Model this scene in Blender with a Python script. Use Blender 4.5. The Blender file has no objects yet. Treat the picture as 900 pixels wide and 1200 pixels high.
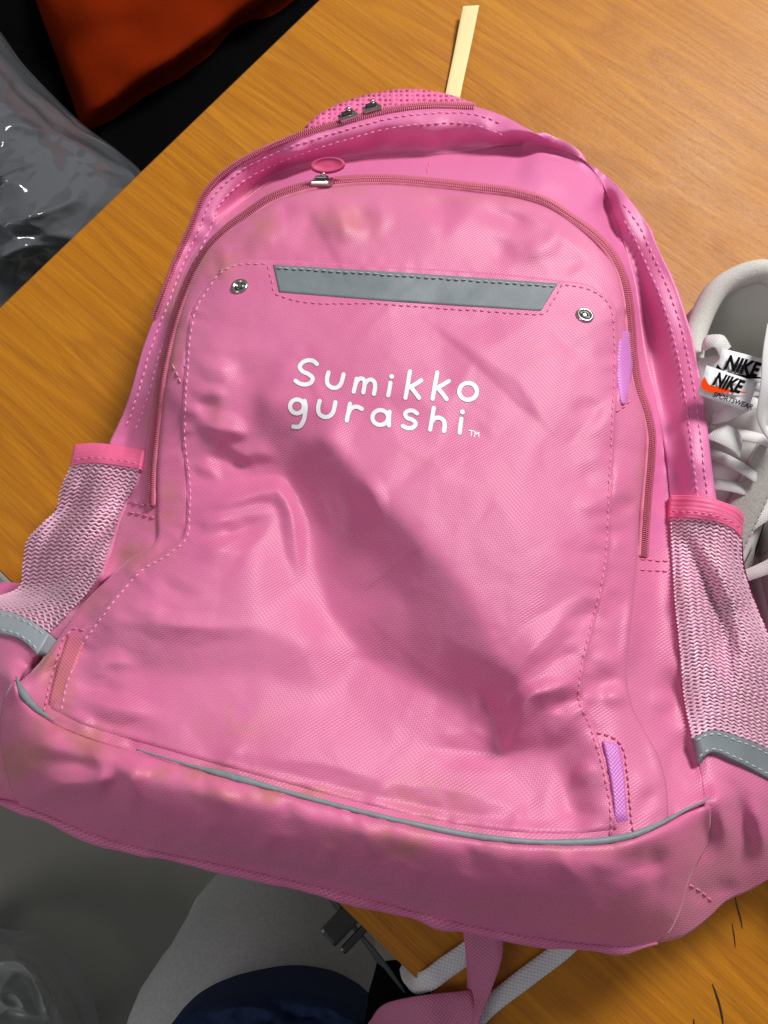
import bpy, math, random
import numpy as np
from mathutils import Vector

random.seed(7)
rng = np.random.default_rng(11)
sc = bpy.context.scene
col = sc.collection
R = math.radians

# ------------------------------------------------------------------ camera
TILT, CAMH, FOC = R(16.0), 0.44, 900.0
cam_d = bpy.data.cameras.new("camera")
cam_d.sensor_fit = 'VERTICAL'
cam_d.sensor_height = 36.0
cam_d.lens = 36.0 * FOC / 1200.0
cam_d.clip_start = 0.02
cam_d.clip_end = 60.0
cam = bpy.data.objects.new("camera", cam_d)
cam.location = (0, 0, CAMH)
cam.rotation_euler = (TILT, 0, 0)
col.objects.link(cam)
sc.camera = cam

# ------------------------------------------------------------------ room light
world = bpy.data.worlds.new("World")
sc.world = world
world.use_nodes = True
wb = world.node_tree.nodes["Background"]
wb.inputs[0].default_value = (0.93, 0.95, 1.0, 1)
wb.inputs[1].default_value = 0.27


def area_light(name, loc, target, size, power, colour):
    d = bpy.data.lights.new(name, 'AREA')
    d.shape = 'RECTANGLE'
    d.size, d.size_y = size
    d.energy = power
    d.color = colour
    o = bpy.data.objects.new(name, d)
    o.location = loc
    o.rotation_euler = (Vector(target) - Vector(loc)).to_track_quat('-Z', 'Y').to_euler()
    col.objects.link(o)
    return o


area_light("ceiling_lamp", (0.92, 1.28, 1.46), (0.03, 0.16, 0.08), (0.55, 0.55), 54, (1.0, 0.965, 0.93))
area_light("ceiling_lamp_behind", (-1.35, -0.75, 1.55), (0.0, 0.10, 0.05), (0.8, 0.8), 9, (1.0, 0.97, 0.94))

sc.view_settings.view_transform = 'Standard'
sc.view_settings.look = 'None'
sc.view_settings.exposure = -0.2
sc.view_settings.gamma = 1.0
sc.view_settings.use_curve_mapping = False
sc.cycles.use_denoising = True
sc.cycles.max_bounces = 8
sc.cycles.transparent_max_bounces = 12

# ------------------------------------------------------------------ helpers
ST, CT = math.sin(TILT), math.cos(TILT)


def PT(u, v, z):
    """point of the place seen at photo pixel (u, v), at height z above the table"""
    u, v, z = np.broadcast_arrays(np.asarray(u, float), np.asarray(v, float), np.asarray(z, float))
    a = (u - 450.0) / FOC
    b = (600.0 - v) / FOC
    dy = CT * b + ST
    dz = ST * b - CT
    k = (z - CAMH) / dz
    return np.stack([a * k, dy * k, z], -1)


def tagit(o, label=None, cat=None, group=None, kind=None):
    if label: o["label"] = label
    if cat: o["category"] = cat
    if group: o["group"] = group
    if kind: o["kind"] = kind
    return o


def empty(name, loc=(0, 0, 0)):
    o = bpy.data.objects.new(name, None)
    o.empty_display_size = 0.02
    o.location = loc
    col.objects.link(o)
    return o


def root_loc(p):
    if p is None:
        return np.zeros(3)
    v = np.array(p.location, float)
    return v + root_loc(p.parent)


def mesh(name, V, Fc, mat, parent=None, smooth=True, uv=None, attr=None, kind=None):
    V = np.asarray(V, float).reshape(-1, 3) - root_loc(parent)
    me = bpy.data.meshes.new(name)
    me.from_pydata(V.tolist(), [], [tuple(int(i) for i in f) for f in Fc])
    if uv is not None:
        lay = me.uv_layers.new(name="UVMap")
        idx = np.zeros(len(me.loops), int)
        me.loops.foreach_get("vertex_index", idx)
        lay.data.foreach_set("uv", np.asarray(uv, float).reshape(-1, 2)[idx].ravel())
    if attr:
        for k, a in attr.items():
            at = me.attributes.new(k, 'FLOAT', 'POINT')
            at.data.foreach_set("value", np.asarray(a, float).ravel())
    if smooth:
        me.polygons.foreach_set("use_smooth", [True] * len(me.polygons))
    me.materials.append(mat)
    me.update()
    o = bpy.data.objects.new(name, me)
    col.objects.link(o)
    if parent is not None:
        o.parent = parent
    if kind:
        o["kind"] = kind
    return o


def curve(pts, n=400):
    """smooth, arc-length parametrised curve through points (any dimension)"""
    p = np.asarray(pts, float)
    if len(p) == 2:
        def f2(s):
            s = np.asarray(s, float)[..., None]
            return p[0] * (1 - s) + p[1] * s
        return f2
    q = np.vstack([2 * p[0] - p[1], p, 2 * p[-1] - p[-2]])
    out = []
    for i in range(1, len(q) - 2):
        t = np.linspace(0, 1, 14, endpoint=False)[:, None]
        a, b, c, d = q[i - 1], q[i], q[i + 1], q[i + 2]
        # centripetal-ish: tangents limited by chord
        l0, l1, l2 = (np.linalg.norm(x) + 1e-9 for x in (b - a, c - b, d - c))
        m1 = ((b - a) / l0 * l1 + (c - b) / l1 * l0) / (l0 + l1) * l1
        m2 = ((c - b) / l1 * l2 + (d - c) / l2 * l1) / (l1 + l2) * l1
        h00 = 2 * t**3 - 3 * t**2 + 1; h10 = t**3 - 2 * t**2 + t
        h01 = -2 * t**3 + 3 * t**2; h11 = t**3 - t**2
        out.append(h00 * b + h10 * m1 + h01 * c + h11 * m2)
    out.append(p[-1:])
    P = np.vstack(out)
    L = np.concatenate([[0], np.cumsum(np.linalg.norm(np.diff(P, axis=0), axis=1))])
    tot = L[-1]

    def f(s):
        s = np.asarray(s, float) * tot
        return np.stack([np.interp(s, L, P[:, k]) for k in range(P.shape[1])], -1)
    f.length = tot
    return f


def clen(pts):
    p = np.asarray(pts, float)
    return curve(pts).length if len(p) > 2 else np.linalg.norm(p[1] - p[0])


def sstep(x):
    x = np.clip(x, 0, 1)
    return x * x * (3 - 2 * x)


def vnoise(u, v, seed, per):
    """smooth value noise, period in the units of u, v"""
    g = np.random.default_rng(seed).random((64, 64))
    x = np.asarray(u, float) / per; y = np.asarray(v, float) / per
    xi = np.floor(x).astype(int); yi = np.floor(y).astype(int)
    fx = x - xi; fy = y - yi
    fx = fx * fx * fx * (fx * (fx * 6 - 15) + 10); fy = fy * fy * fy * (fy * (fy * 6 - 15) + 10)
    a = g[yi % 64, xi % 64]; b = g[yi % 64, (xi + 1) % 64]
    c = g[(yi + 1) % 64, xi % 64]; d = g[(yi + 1) % 64, (xi + 1) % 64]
    return (a * (1 - fx) + b * fx) * (1 - fy) + (c * (1 - fx) + d * fx) * fy - 0.5


def poly_dist(u, v, pts):
    """distance to a polyline, fraction along it, signed side"""
    p = np.asarray(pts, float)
    L = np.concatenate([[0], np.cumsum(np.linalg.norm(np.diff(p, axis=0), axis=1))])
    best = np.full(np.shape(u), 1e9); fr = np.zeros(np.shape(u)); sd = np.zeros(np.shape(u))
    for i in range(len(p) - 1):
        a, b = p[i], p[i + 1]
        d = b - a
        l2 = d @ d
        t = np.clip(((u - a[0]) * d[0] + (v - a[1]) * d[1]) / l2, 0, 1)
        qx = a[0] + t * d[0]; qy = a[1] + t * d[1]
        dd = np.hypot(u - qx, v - qy)
        m = dd < best
        best = np.where(m, dd, best)
        fr = np.where(m, (L[i] + t * math.sqrt(l2)) / L[-1], fr)
        sd = np.where(m, np.sign(d[0] * (v - a[1]) - d[1] * (u - a[0])), sd)
    return best, fr, sd, L[-1]


# ------------------------------------------------------------------ materials
def new_mat(name):
    m = bpy.data.materials.new(name)
    m.use_nodes = True
    nt = m.node_tree
    b = nt.nodes["Principled BSDF"]
    return m, nt, b


def N(nt, t, **kw):
    n = nt.nodes.new(t)
    for k, v in kw.items():
        setattr(n, k, v)
    return n


def math_node(nt, op, a, b=None):
    n = N(nt, 'ShaderNodeMath', operation=op)
    for i, x in enumerate((a, b)):
        if x is None: continue
        if isinstance(x, (int, float)): n.inputs[i].default_value = x
        else: nt.links.new(x, n.inputs[i])
    return n.outputs[0]


def mixc(nt, fac, a, b, mode='MIX'):
    n = N(nt, 'ShaderNodeMix', data_type='RGBA', blend_type=mode)
    for s, x in ((n.inputs[0], fac), (n.inputs[6], a), (n.inputs[7], b)):
        if isinstance(x, (int, float)): s.default_value = x
        elif isinstance(x, tuple): s.default_value = (*x, 1)
        else: nt.links.new(x, s)
    return n.outputs[2]


def fabric(name, colour, dirt=(0.50, 0.185, 0.155), per=0.00118, rough=0.46, weave=0.5, sheen=0.15, tint=None, twill=True):
    m, nt, b = new_mat(name)
    tc = N(nt, 'ShaderNodeTexCoord')
    sep = N(nt, 'ShaderNodeSeparateXYZ')
    nt.links.new(tc.outputs['UV'], sep.inputs[0])
    k = 2 * math.pi / per
    if twill:
        ca = math_node(nt, 'MULTIPLY', math_node(nt, 'SUBTRACT', math_node(nt, 'MULTIPLY', sep.outputs[1], 0.86), math_node(nt, 'MULTIPLY', sep.outputs[0], 0.51)), k)
        cb = math_node(nt, 'MULTIPLY', math_node(nt, 'ADD', math_node(nt, 'MULTIPLY', sep.outputs[1], 0.62), math_node(nt, 'MULTIPLY', sep.outputs[0], 0.78)), k * 0.8)
    else:
        ca = math_node(nt, 'MULTIPLY', sep.outputs[0], k)
        cb = math_node(nt, 'MULTIPLY', sep.outputs[1], k)
    w = math_node(nt, 'MULTIPLY', math_node(nt, 'SINE', ca), math_node(nt, 'SINE', cb))
    if twill:
        w = math_node(nt, 'ADD', math_node(nt, 'MULTIPLY', w, 0.5), math_node(nt, 'MULTIPLY', math_node(nt, 'SINE', ca), 0.5))
    w01 = math_node(nt, 'MULTIPLY_ADD', w, 0.5)
    w01.node.inputs[2].default_value = 0.5
    nz = N(nt, 'ShaderNodeTexNoise'); nz.inputs['Scale'].default_value = 55; nz.inputs['Detail'].default_value = 5
    nt.links.new(tc.outputs['UV'], nz.inputs['Vector'])
    nz2 = N(nt, 'ShaderNodeTexNoise'); nz2.inputs['Scale'].default_value = 14; nz2.inputs['Detail'].default_value = 3
    nt.links.new(tc.outputs['UV'], nz2.inputs['Vector'])
    dark = tuple(c * (1 - 0.46 * weave) for c in colour)
    lite = tuple(min(1, c * (1 + 0.16 * weave) + 0.02 * weave) for c in colour)
    c1 = mixc(nt, w01, dark, lite)
    if tint:
        rmp = N(nt, 'ShaderNodeMapRange'); rmp.inputs[1].default_value = 0.42; rmp.inputs[2].default_value = 0.72
        rmp.inputs[3].default_value = 0; rmp.inputs[4].default_value = 0.55
        nt.links.new(nz2.outputs[0], rmp.inputs[0])
        c1 = mixc(nt, rmp.outputs[0], c1, tint)
    at = N(nt, 'ShaderNodeAttribute', attribute_name='dirt')
    dm = math_node(nt, 'MULTIPLY', at.outputs['Fac'], math_node(nt, 'MULTIPLY_ADD', nz.outputs[0], 1.3))
    dm.node.inputs[1].links[0].from_node.inputs[2].default_value = 0.1
    dm = math_node(nt, 'MINIMUM', dm, 0.8)
    c2 = mixc(nt, dm, c1, dirt)
    nt.links.new(c2, b.inputs['Base Color'])
    b.inputs['Roughness'].default_value = rough
    b.inputs['Specular IOR Level'].default_value = 0.5
    b.inputs['Sheen Weight'].default_value = sheen
    b.inputs['Sheen Roughness'].default_value = 0.4
    b.inputs['Sheen Tint'].default_value = (1, 0.85, 0.93, 1)
    bp = N(nt, 'ShaderNodeBump'); bp.inputs['Strength'].default_value = 0.5 * weave; bp.inputs['Distance'].default_value = per * 0.35
    nt.links.new(w, bp.inputs['Height'])
    bp2 = N(nt, 'ShaderNodeBump'); bp2.inputs['Strength'].default_value = 0.22; bp2.inputs['Distance'].default_value = 0.002
    nt.links.new(nz.outputs[0], bp2.inputs['Height'])
    nt.links.new(bp.outputs[0], bp2.inputs['Normal'])
    nt.links.new(bp2.outputs[0], b.inputs['Normal'])
    return m


def plain(name, colour, rough=0.5, metal=0.0, spec=0.5, noise=0.0, scale=200.0, bump=0.0, trans=0.0, coords='Object'):
    m, nt, b = new_mat(name)
    b.inputs['Base Color'].default_value = (*colour, 1)
    b.inputs['Roughness'].default_value = rough
    b.inputs['Metallic'].default_value = metal
    b.inputs['Specular IOR Level'].default_value = spec
    b.inputs['Transmission Weight'].default_value = trans
    if noise or bump:
        tc = N(nt, 'ShaderNodeTexCoord')
        nz = N(nt, 'ShaderNodeTexNoise'); nz.inputs['Scale'].default_value = scale; nz.inputs['Detail'].default_value = 4
        nt.links.new(tc.outputs[coords], nz.inputs['Vector'])
        if noise:
            c = mixc(nt, nz.outputs[0], tuple(x * (1 - noise) for x in colour), tuple(min(1, x * (1 + noise)) for x in colour))
            nt.links.new(c, b.inputs['Base Color'])
        if bump:
            bp = N(nt, 'ShaderNodeBump'); bp.inputs['Strength'].default_value = bump; bp.inputs['Distance'].default_value = 0.3 / scale
            nt.links.new(nz.outputs[0], bp.inputs['Height'])
            nt.links.new(bp.outputs[0], b.inputs['Normal'])
    return m


PINK = (0.69, 0.155, 0.335)
M = {}
M['pink'] = fabric('pink_nylon', PINK, tint=(0.74, 0.22, 0.40))
M['pink_panel'] = fabric('pink_nylon_panel', (0.685, 0.155, 0.338), rough=0.47, tint=(0.74, 0.225, 0.41))
M['pink_shell'] = fabric('pink_nylon_shell', (0.72, 0.17, 0.375), rough=0.46, weave=0.3, tint=(0.66, 0.15, 0.42))
M['pink_bottom'] = fabric('pink_nylon_worn', (0.70, 0.155, 0.335), rough=0.48, weave=0.4, dirt=(0.47, 0.165, 0.145))
M['pipe'] = fabric('pink_piping_fabric', (0.72, 0.17, 0.36), rough=0.45, weave=0.8, per=0.0014)
M['ztape'] = plain('zipper_tape_pink', (0.66, 0.15, 0.27), 0.6, noise=0.15, scale=900)
M['zteeth'] = plain('zipper_coil_pink', (0.62, 0.17, 0.25), 0.35)
M['thread'] = plain('pink_thread', (0.82, 0.22, 0.38), 0.5)
M['thread_lilac'] = plain('lilac_pink_thread', (0.85, 0.30, 0.54), 0.5)
M['thread_grey'] = plain('pale_grey_thread', (0.52, 0.52, 0.53), 0.5)
M['elastic'] = plain('hot_pink_elastic', (0.82, 0.135, 0.30), 0.55, noise=0.12, scale=1500)
M['meshbase'] = plain('mesh_lining_mauve', (0.54, 0.17, 0.30), 0.55, noise=0.25, scale=700)
M['meshthread'] = plain('mesh_thread_pale_pink', (0.82, 0.50, 0.63), 0.34, spec=0.7)
M['piping_grey'] = plain('grey_reflective_piping', (0.20, 0.24, 0.26), 0.55, noise=.2, scale=300)
M['reflect'] = plain('reflective_grey', (0.17, 0.20, 0.22), 0.58, spec=0.5, noise=0.16, scale=120, bump=.15)
M['reflect_pale'] = plain('reflective_grey_pale', (0.33, 0.38, 0.42), 0.40, spec=0.5, noise=0.08, scale=260)
M['metal'] = plain('nickel', (0.52, 0.50, 0.47), 0.22, metal=1.0)
M['darkmetal'] = plain('dark_nickel', (0.16, 0.16, 0.15), 0.3, metal=1.0)
M['pull'] = plain('deep_pink_rubber', (0.60, 0.055, 0.17), 0.65, noise=0.1, scale=400)
M['lilac'] = fabric('lilac_webbing', (0.66, 0.20, 0.62), per=0.0016, weave=0.5, twill=False, rough=0.4)
M['salmon'] = fabric('salmon_webbing', (0.70, 0.16, 0.25), per=0.0016, weave=0.5, twill=False, rough=0.5)
M['ink'] = plain('white_print', (0.80, 0.82, 0.84), 0.5, noise=0.04, scale=300)
M['inkedge'] = plain('grey_print_edge', (0.34, 0.19, 0.25), 0.55)

# ------------------------------------------------------------------ table and floor
def wood():
    m, nt, b = new_mat('honey_wood_veneer')
    tc = N(nt, 'ShaderNodeTexCoord')
    mp = N(nt, 'ShaderNodeMapping'); mp.inputs['Scale'].default_value = (1.3, 26, 1)
    nt.links.new(tc.outputs['Object'], mp.inputs[0])
    warp = N(nt, 'ShaderNodeTexNoise'); warp.inputs['Scale'].default_value = 5.0; warp.inputs['Detail'].default_value = 2
    nt.links.new(tc.outputs['Object'], warp.inputs['Vector'])
    va = N(nt, 'ShaderNodeVectorMath', operation='MULTIPLY_ADD')
    nt.links.new(warp.outputs['Color'], va.inputs[0]); va.inputs[1].default_value = (0.0, 1.5, 0.0)
    nt.links.new(mp.outputs[0], va.inputs[2])
    n1 = N(nt, 'ShaderNodeTexNoise'); n1.inputs['Scale'].default_value = 2.2; n1.inputs['Detail'].default_value = 5; n1.inputs['Roughness'].default_value = 0.6
    nt.links.new(va.outputs[0], n1.inputs['Vector'])
    # growth rings: bands of a slowly varying field
    mr = N(nt, 'ShaderNodeMapping'); mr.inputs['Scale'].default_value = (1.1, 9.0, 1)
    nt.links.new(tc.outputs['Object'], mr.inputs[0])
    nr = N(nt, 'ShaderNodeTexNoise'); nr.inputs['Scale'].default_value = 1.6; nr.inputs['Detail'].default_value = 2
    nt.links.new(mr.outputs[0], nr.inputs['Vector'])
    ring = math_node(nt, 'FRACT', math_node(nt, 'MULTIPLY', nr.outputs[0], 17))
    ringr = N(nt, 'ShaderNodeValToRGB')
    ringr.color_ramp.elements[0].position = 0.0; ringr.color_ramp.elements[0].color = (0, 0, 0, 1)
    ringr.color_ramp.elements[1].position = 0.75; ringr.color_ramp.elements[1].color = (1, 1, 1, 1)
    e = ringr.color_ramp.elements.new(0.97); e.color = (0, 0, 0, 1)
    nt.links.new(ring, ringr.inputs[0])
    # fine pores
    mp2 = N(nt, 'ShaderNodeMapping'); mp2.inputs['Scale'].default_value = (5, 230, 1)
    nt.links.new(tc.outputs['Object'], mp2.inputs[0])
    n2 = N(nt, 'ShaderNodeTexNoise'); n2.inputs['Scale'].default_value = 2.0; n2.inputs['Detail'].default_value = 3
    nt.links.new(mp2.outputs[0], n2.inputs['Vector'])
    r1 = N(nt, 'ShaderNodeValToRGB')
    r1.color_ramp.elements[0].position = 0.30; r1.color_ramp.elements[0].color = (0.43, 0.155, 0.003, 1)
    r1.color_ramp.elements[1].position = 0.72; r1.color_ramp.elements[1].color = (0.52, 0.208, 0.008, 1)
    nt.links.new(n1.outputs[0], r1.inputs[0])
    c = mixc(nt, math_node(nt, 'MULTIPLY', ringr.outputs[0], 0.48), r1.outputs[0], (0.33, 0.105, 0.003))
    rp = N(nt, 'ShaderNodeMapRange'); rp.inputs[1].default_value = 0.46; rp.inputs[2].default_value = 0.66; rp.inputs[4].default_value = 0.36
    nt.links.new(n2.outputs[0], rp.inputs[0])
    c = mixc(nt, rp.outputs[0], c, (0.26, 0.095, 0.008))
    nt.links.new(c, b.inputs['Base Color'])
    rr = N(nt, 'ShaderNodeMapRange'); rr.inputs[3].default_value = 0.34; rr.inputs[4].default_value = 0.62
    sm = N(nt, 'ShaderNodeTexNoise'); sm.inputs['Scale'].default_value = 16; sm.inputs['Detail'].default_value = 5
    nt.links.new(tc.outputs['Object'], sm.inputs['Vector'])
    nt.links.new(math_node(nt, 'MULTIPLY_ADD', sm.outputs[0], 0.9), rr.inputs[0]); rr.inputs[0].links[0].from_node.inputs[2].default_value = 0.02
    nt.links.new(rr.outputs[0], b.inputs['Roughness'])
    b.inputs['Specular IOR Level'].default_value = 0.30
    bp = N(nt, 'ShaderNodeBump'); bp.inputs['Strength'].default_value = 0.30; bp.inputs['Distance'].default_value = 0.0012
    nt.links.new(n2.outputs[0], bp.inputs['Height'])
    bp2 = N(nt, 'ShaderNodeBump'); bp2.inputs['Strength'].default_value = 0.25; bp2.inputs['Distance'].default_value = 0.002
    nt.links.new(n1.outputs[0], bp2.inputs['Height']); nt.links.new(bp.outputs[0], bp2.inputs['Normal'])
    mp3 = N(nt, 'ShaderNodeMapping'); mp3.inputs['Scale'].default_value = (70, 420, 1)
    nt.links.new(tc.outputs['Object'], mp3.inputs[0])
    n3 = N(nt, 'ShaderNodeTexNoise'); n3.inputs['Scale'].default_value = 1.6; n3.inputs['Detail'].default_value = 3; n3.inputs['Roughness'].default_value = .65
    nt.links.new(mp3.outputs[0], n3.inputs['Vector'])
    bp3 = N(nt, 'ShaderNodeBump'); bp3.inputs['Strength'].default_value = 0.42; bp3.inputs['Distance'].default_value = 0.0009
    nt.links.new(n3.outputs[0], bp3.inputs['Height']); nt.links.new(bp2.outputs[0], bp3.inputs['Normal'])
    nt.links.new(bp3.outputs[0], b.inputs['Normal'])
    return m


M['wood'] = wood()
M['woodedge'] = plain('brown_edge_band', (0.20, 0.10, 0.045), 0.5, noise=0.2, scale=60)
M['steel_grey'] = plain('pale_grey_painted_steel', (0.50, 0.53, 0.50), 0.45, noise=0.05, scale=40)
M['floor'] = plain('grey_floor_vinyl', (0.23, 0.225, 0.195), 0.7, noise=0.18, scale=9, bump=0.05)

eA0, eA1 = PT(0, 358, 0), PT(372, 0, 0)
eB0, eB1 = PT(20, 690, 0), PT(490, 1150, 0)


def line_x(p, d, q, e):
    A = np.array([[d[0], -e[0]], [d[1], -e[1]]])
    t = np.linalg.solve(A, (q - p)[:2])
    return p + d * t[0]


dA = (eA1 - eA0) / np.linalg.norm(eA1 - eA0)
dB = (eB1 - eB0) / np.linalg.norm(eB1 - eB0)
corner = line_x(eA0, dA, eB0, dB)
TH = 0.028
tA, tB = 0.78, 1.55
quad = [corner, corner + dB * tB, corner + dB * tB + dA * tA, corner + dA * tA]
table = empty('wooden_table', (float(corner[0]), float(corner[1]), -0.72))
tagit(table, 'honey coloured wood veneer table that the pink backpack lies on', 'table')
gang = math.atan2(dB[1], dB[0])


def rot_slab(name, quad, z0, z1, mat, parent, bev=0.0015):
    me_v = [(*q[:2], z0) for q in quad] + [(*q[:2], z1 - bev) for q in quad]
    c = np.mean([q[:2] for q in quad], axis=0)
    for q in quad:
        d = c - q[:2]; d = d / np.linalg.norm(d)
        me_v.append((*(q[:2] + d * bev * 1.4), z1))
    n = len(quad)
    f = [tuple(range(n))[::-1], tuple(range(2 * n, 3 * n))]
    for k in range(2):
        for i in range(n):
            j = (i + 1) % n
            f.append((k * n + i, k * n + j, (k + 1) * n + j, (k + 1) * n + i))
    # local frame turned so that local x runs along the grain
    ca, sa = math.cos(-gang), math.sin(-gang)
    base = root_loc(parent)
    V = np.array(me_v) - base
    V = np.stack([V[:, 0] * ca - V[:, 1] * sa, V[:, 0] * sa + V[:, 1] * ca, V[:, 2]], -1)
    me = bpy.data.meshes.new(name); me.from_pydata(V.tolist(), [], f); me.materials.append(mat)
    o = bpy.data.objects.new(name, me); col.objects.link(o); o.parent = parent; o.rotation_euler = (0, 0, gang)
    return o


rot_slab('table_top', quad, -TH + 0.003, 0.0, M['wood'], table)
ins = [corner + dA * 0.002 + dB * 0.002, corner + dB * (tB - .002) + dA * .002, corner + dB * (tB - .002) + dA * (tA - .002), corner + dB * .002 + dA * (tA - .002)]
rot_slab('edge_band', ins, -TH, -TH + 0.003, M['woodedge'], table, 0.0004)


def box(name, c, ax, ay, az, mat, parent=None, bev=0.004):
    """bevelled box: centre, half-axes vectors"""
    c, ax, ay, az = (np.asarray(x, float) for x in (c, ax, ay, az))
    lx, ly, lz = (np.linalg.norm(x) for x in (ax, ay, az))
    V = []; Fc = []
    import bmesh
    bm = bmesh.new()
    bmesh.ops.create_cube(bm, size=2)
    for v in bm.verts:
        v.co = Vector(c - root_loc(parent) + ax * v.co.x + ay * v.co.y + az * v.co.z)
    if bev:
        bmesh.ops.bevel(bm, geom=bm.edges[:], offset=min(bev, lx * .9, ly * .9, lz * .9), segments=2, affect='EDGES', profile=0.6)
    me = bpy.data.meshes.new(name); bm.to_mesh(me); bm.free(); me.materials.append(mat)
    o = bpy.data.objects.new(name, me); col.objects.link(o)
    if parent is not None: o.parent = parent
    return o


# legs of the table and an added pale bar for the light grey patch past the left edge
for a, bb in ((0.10, 0.10), (0.10, tB - .1), (tA - .1, 0.10), (tA - .1, tB - .1)):
    p = corner + dA * a + dB * bb
    box('leg', (p[0], p[1], -0.375), dA * .02, dB * .02, (0, 0, .345), M['steel_grey'], table, 0.003)
pr = PT(4, 700, -0.45)
box('added_pale_bar', (pr[0] - dA[0] * .02, pr[1] - dA[1] * .02, -0.47), dA * .034, dB * .16, (0, 0, .02), M['steel_grey'], table, 0.005)

fl = mesh('floor', [(-4, -4, -0.72), (4, -4, -0.72), (4, 4, -0.72), (-4, 4, -0.72)], [(0, 1, 2, 3)], M['floor'], None, False)
tagit(fl, kind='structure')
#BAG
# ------------------------------------------------------------------ backpack: relief of its front
O_L = [(128, 519), (143, 487), (154, 455), (170, 400), (181, 372), (193, 341), (208, 302), (224, 267), (243, 224), (271, 197), (313, 174), (360, 156), (403, 143), (453, 130), (500, 124), (557, 125)]
O_R = [(557, 125), (583, 133), (628, 156), (672, 180), (708, 204), (734, 229), (757, 260), (774, 296), (792, 336), (808, 384), (820, 440), (829, 500), (836, 560), (842, 600)]
O = O_L + O_R[1:]
G = [(150, 590), (165, 545), (174, 500), (184, 440), (196, 390), (206, 345), (219, 310), (236, 282), (258, 258), (284, 236), (318, 212), (352, 198), (400, 188), (450, 184), (520, 180), (583, 172), (641, 172), (681, 186), (702, 208), (717, 245), (731, 285), (744, 330), (751, 380), (757, 420), (768, 467), (778, 520), (784, 570), (788, 640)]
Z = [(176, 592), (177, 550), (182, 500), (187, 450), (197, 400), (207, 365), (216, 341), (228, 314), (243, 291), (267, 267), (290, 250), (317, 232), (352, 219), (391, 212), (446, 209), (508, 213), (561, 219), (606, 225), (641, 236), (672, 256), (699, 276), (717, 296), (730, 322), (737, 353), (740, 384), (743, 420), (748, 450), (758, 480), (764, 510), (763, 540), (760, 575), (757, 617), (755, 652)]
BP = [(18, 793), (25, 812), (38, 828), (60, 844), (100, 862), (160, 880), (217, 897), (300, 920), (380, 942), (460, 962), (575, 984), (660, 989), (720, 985), (739, 981), (775, 966), (805, 950), (833, 936)]
PB = [(22, 944), (43, 951), (100, 974), (150, 990), (200, 1001), (280, 1018), (360, 1036), (440, 1056), (520, 1077), (600, 1094), (690, 1106), (745, 1109), (770, 1104)]

cps = []


def cp(pts, zs):
    c = curve(pts) if len(pts) > 2 else curve(pts)
    n = max(len(zs), int(clen(pts) / 20) + 2)
    s = np.linspace(0, 1, n)
    p = c(s)
    z = np.interp(s, np.linspace(0, 1, len(zs)), zs)
    for (u, v), zz in zip(p, z):
        cps.append((u, v, zz))


cp(O, [.048, .054, .058, .062, .062, .060, .060, .062, .070, .084, .090])
cp(G, [.070, .062, .052, .040, .030, .036, .044, .046, .046, .052, .066, .080])
cp(Z, [.086, .084, .082, .080, .078, .078, .080, .084, .086, .086, .086, .088])
cp([(150, 520), (176, 455), (192, 400), (208, 352), (224, 318), (240, 280), (258, 246), (284, 218), (322, 194), (368, 175), (420, 160), (470, 151), (530, 146), (575, 150), (622, 168), (664, 190), (700, 216), (722, 245), (742, 280), (758, 315), (774, 356), (788, 405), (800, 460), (808, 520), (812, 570)],
   [.052, .056, .058, .060, .060, .060, .060, .060, .060, .060, .060, .062, .066, .074, .084, .088])
cp([(60, 876), (140, 900), (260, 932), (380, 960), (500, 986), (620, 1006), (720, 1008), (800, 968)], [.118, .125, .130, .132, .132, .130, .124, .112])
cp([(40, 905), (140, 934), (260, 968), (380, 998), (500, 1026), (620, 1046), (720, 1052), (795, 1020)], [.106, .115, .120, .121, .120, .117, .111, .104])
cp([(35, 925), (140, 962), (260, 992), (380, 1020), (500, 1050), (620, 1072), (720, 1080), (785, 1068)], [.092, .098, .101, .102, .101, .099, .094, .088])
cp(BP, [.100, .110, .119, .125, .128, .129, .129, .127, .123, .110])
cp(PB, [.070, .072, .074, .074, .074, .072, .064])
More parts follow.
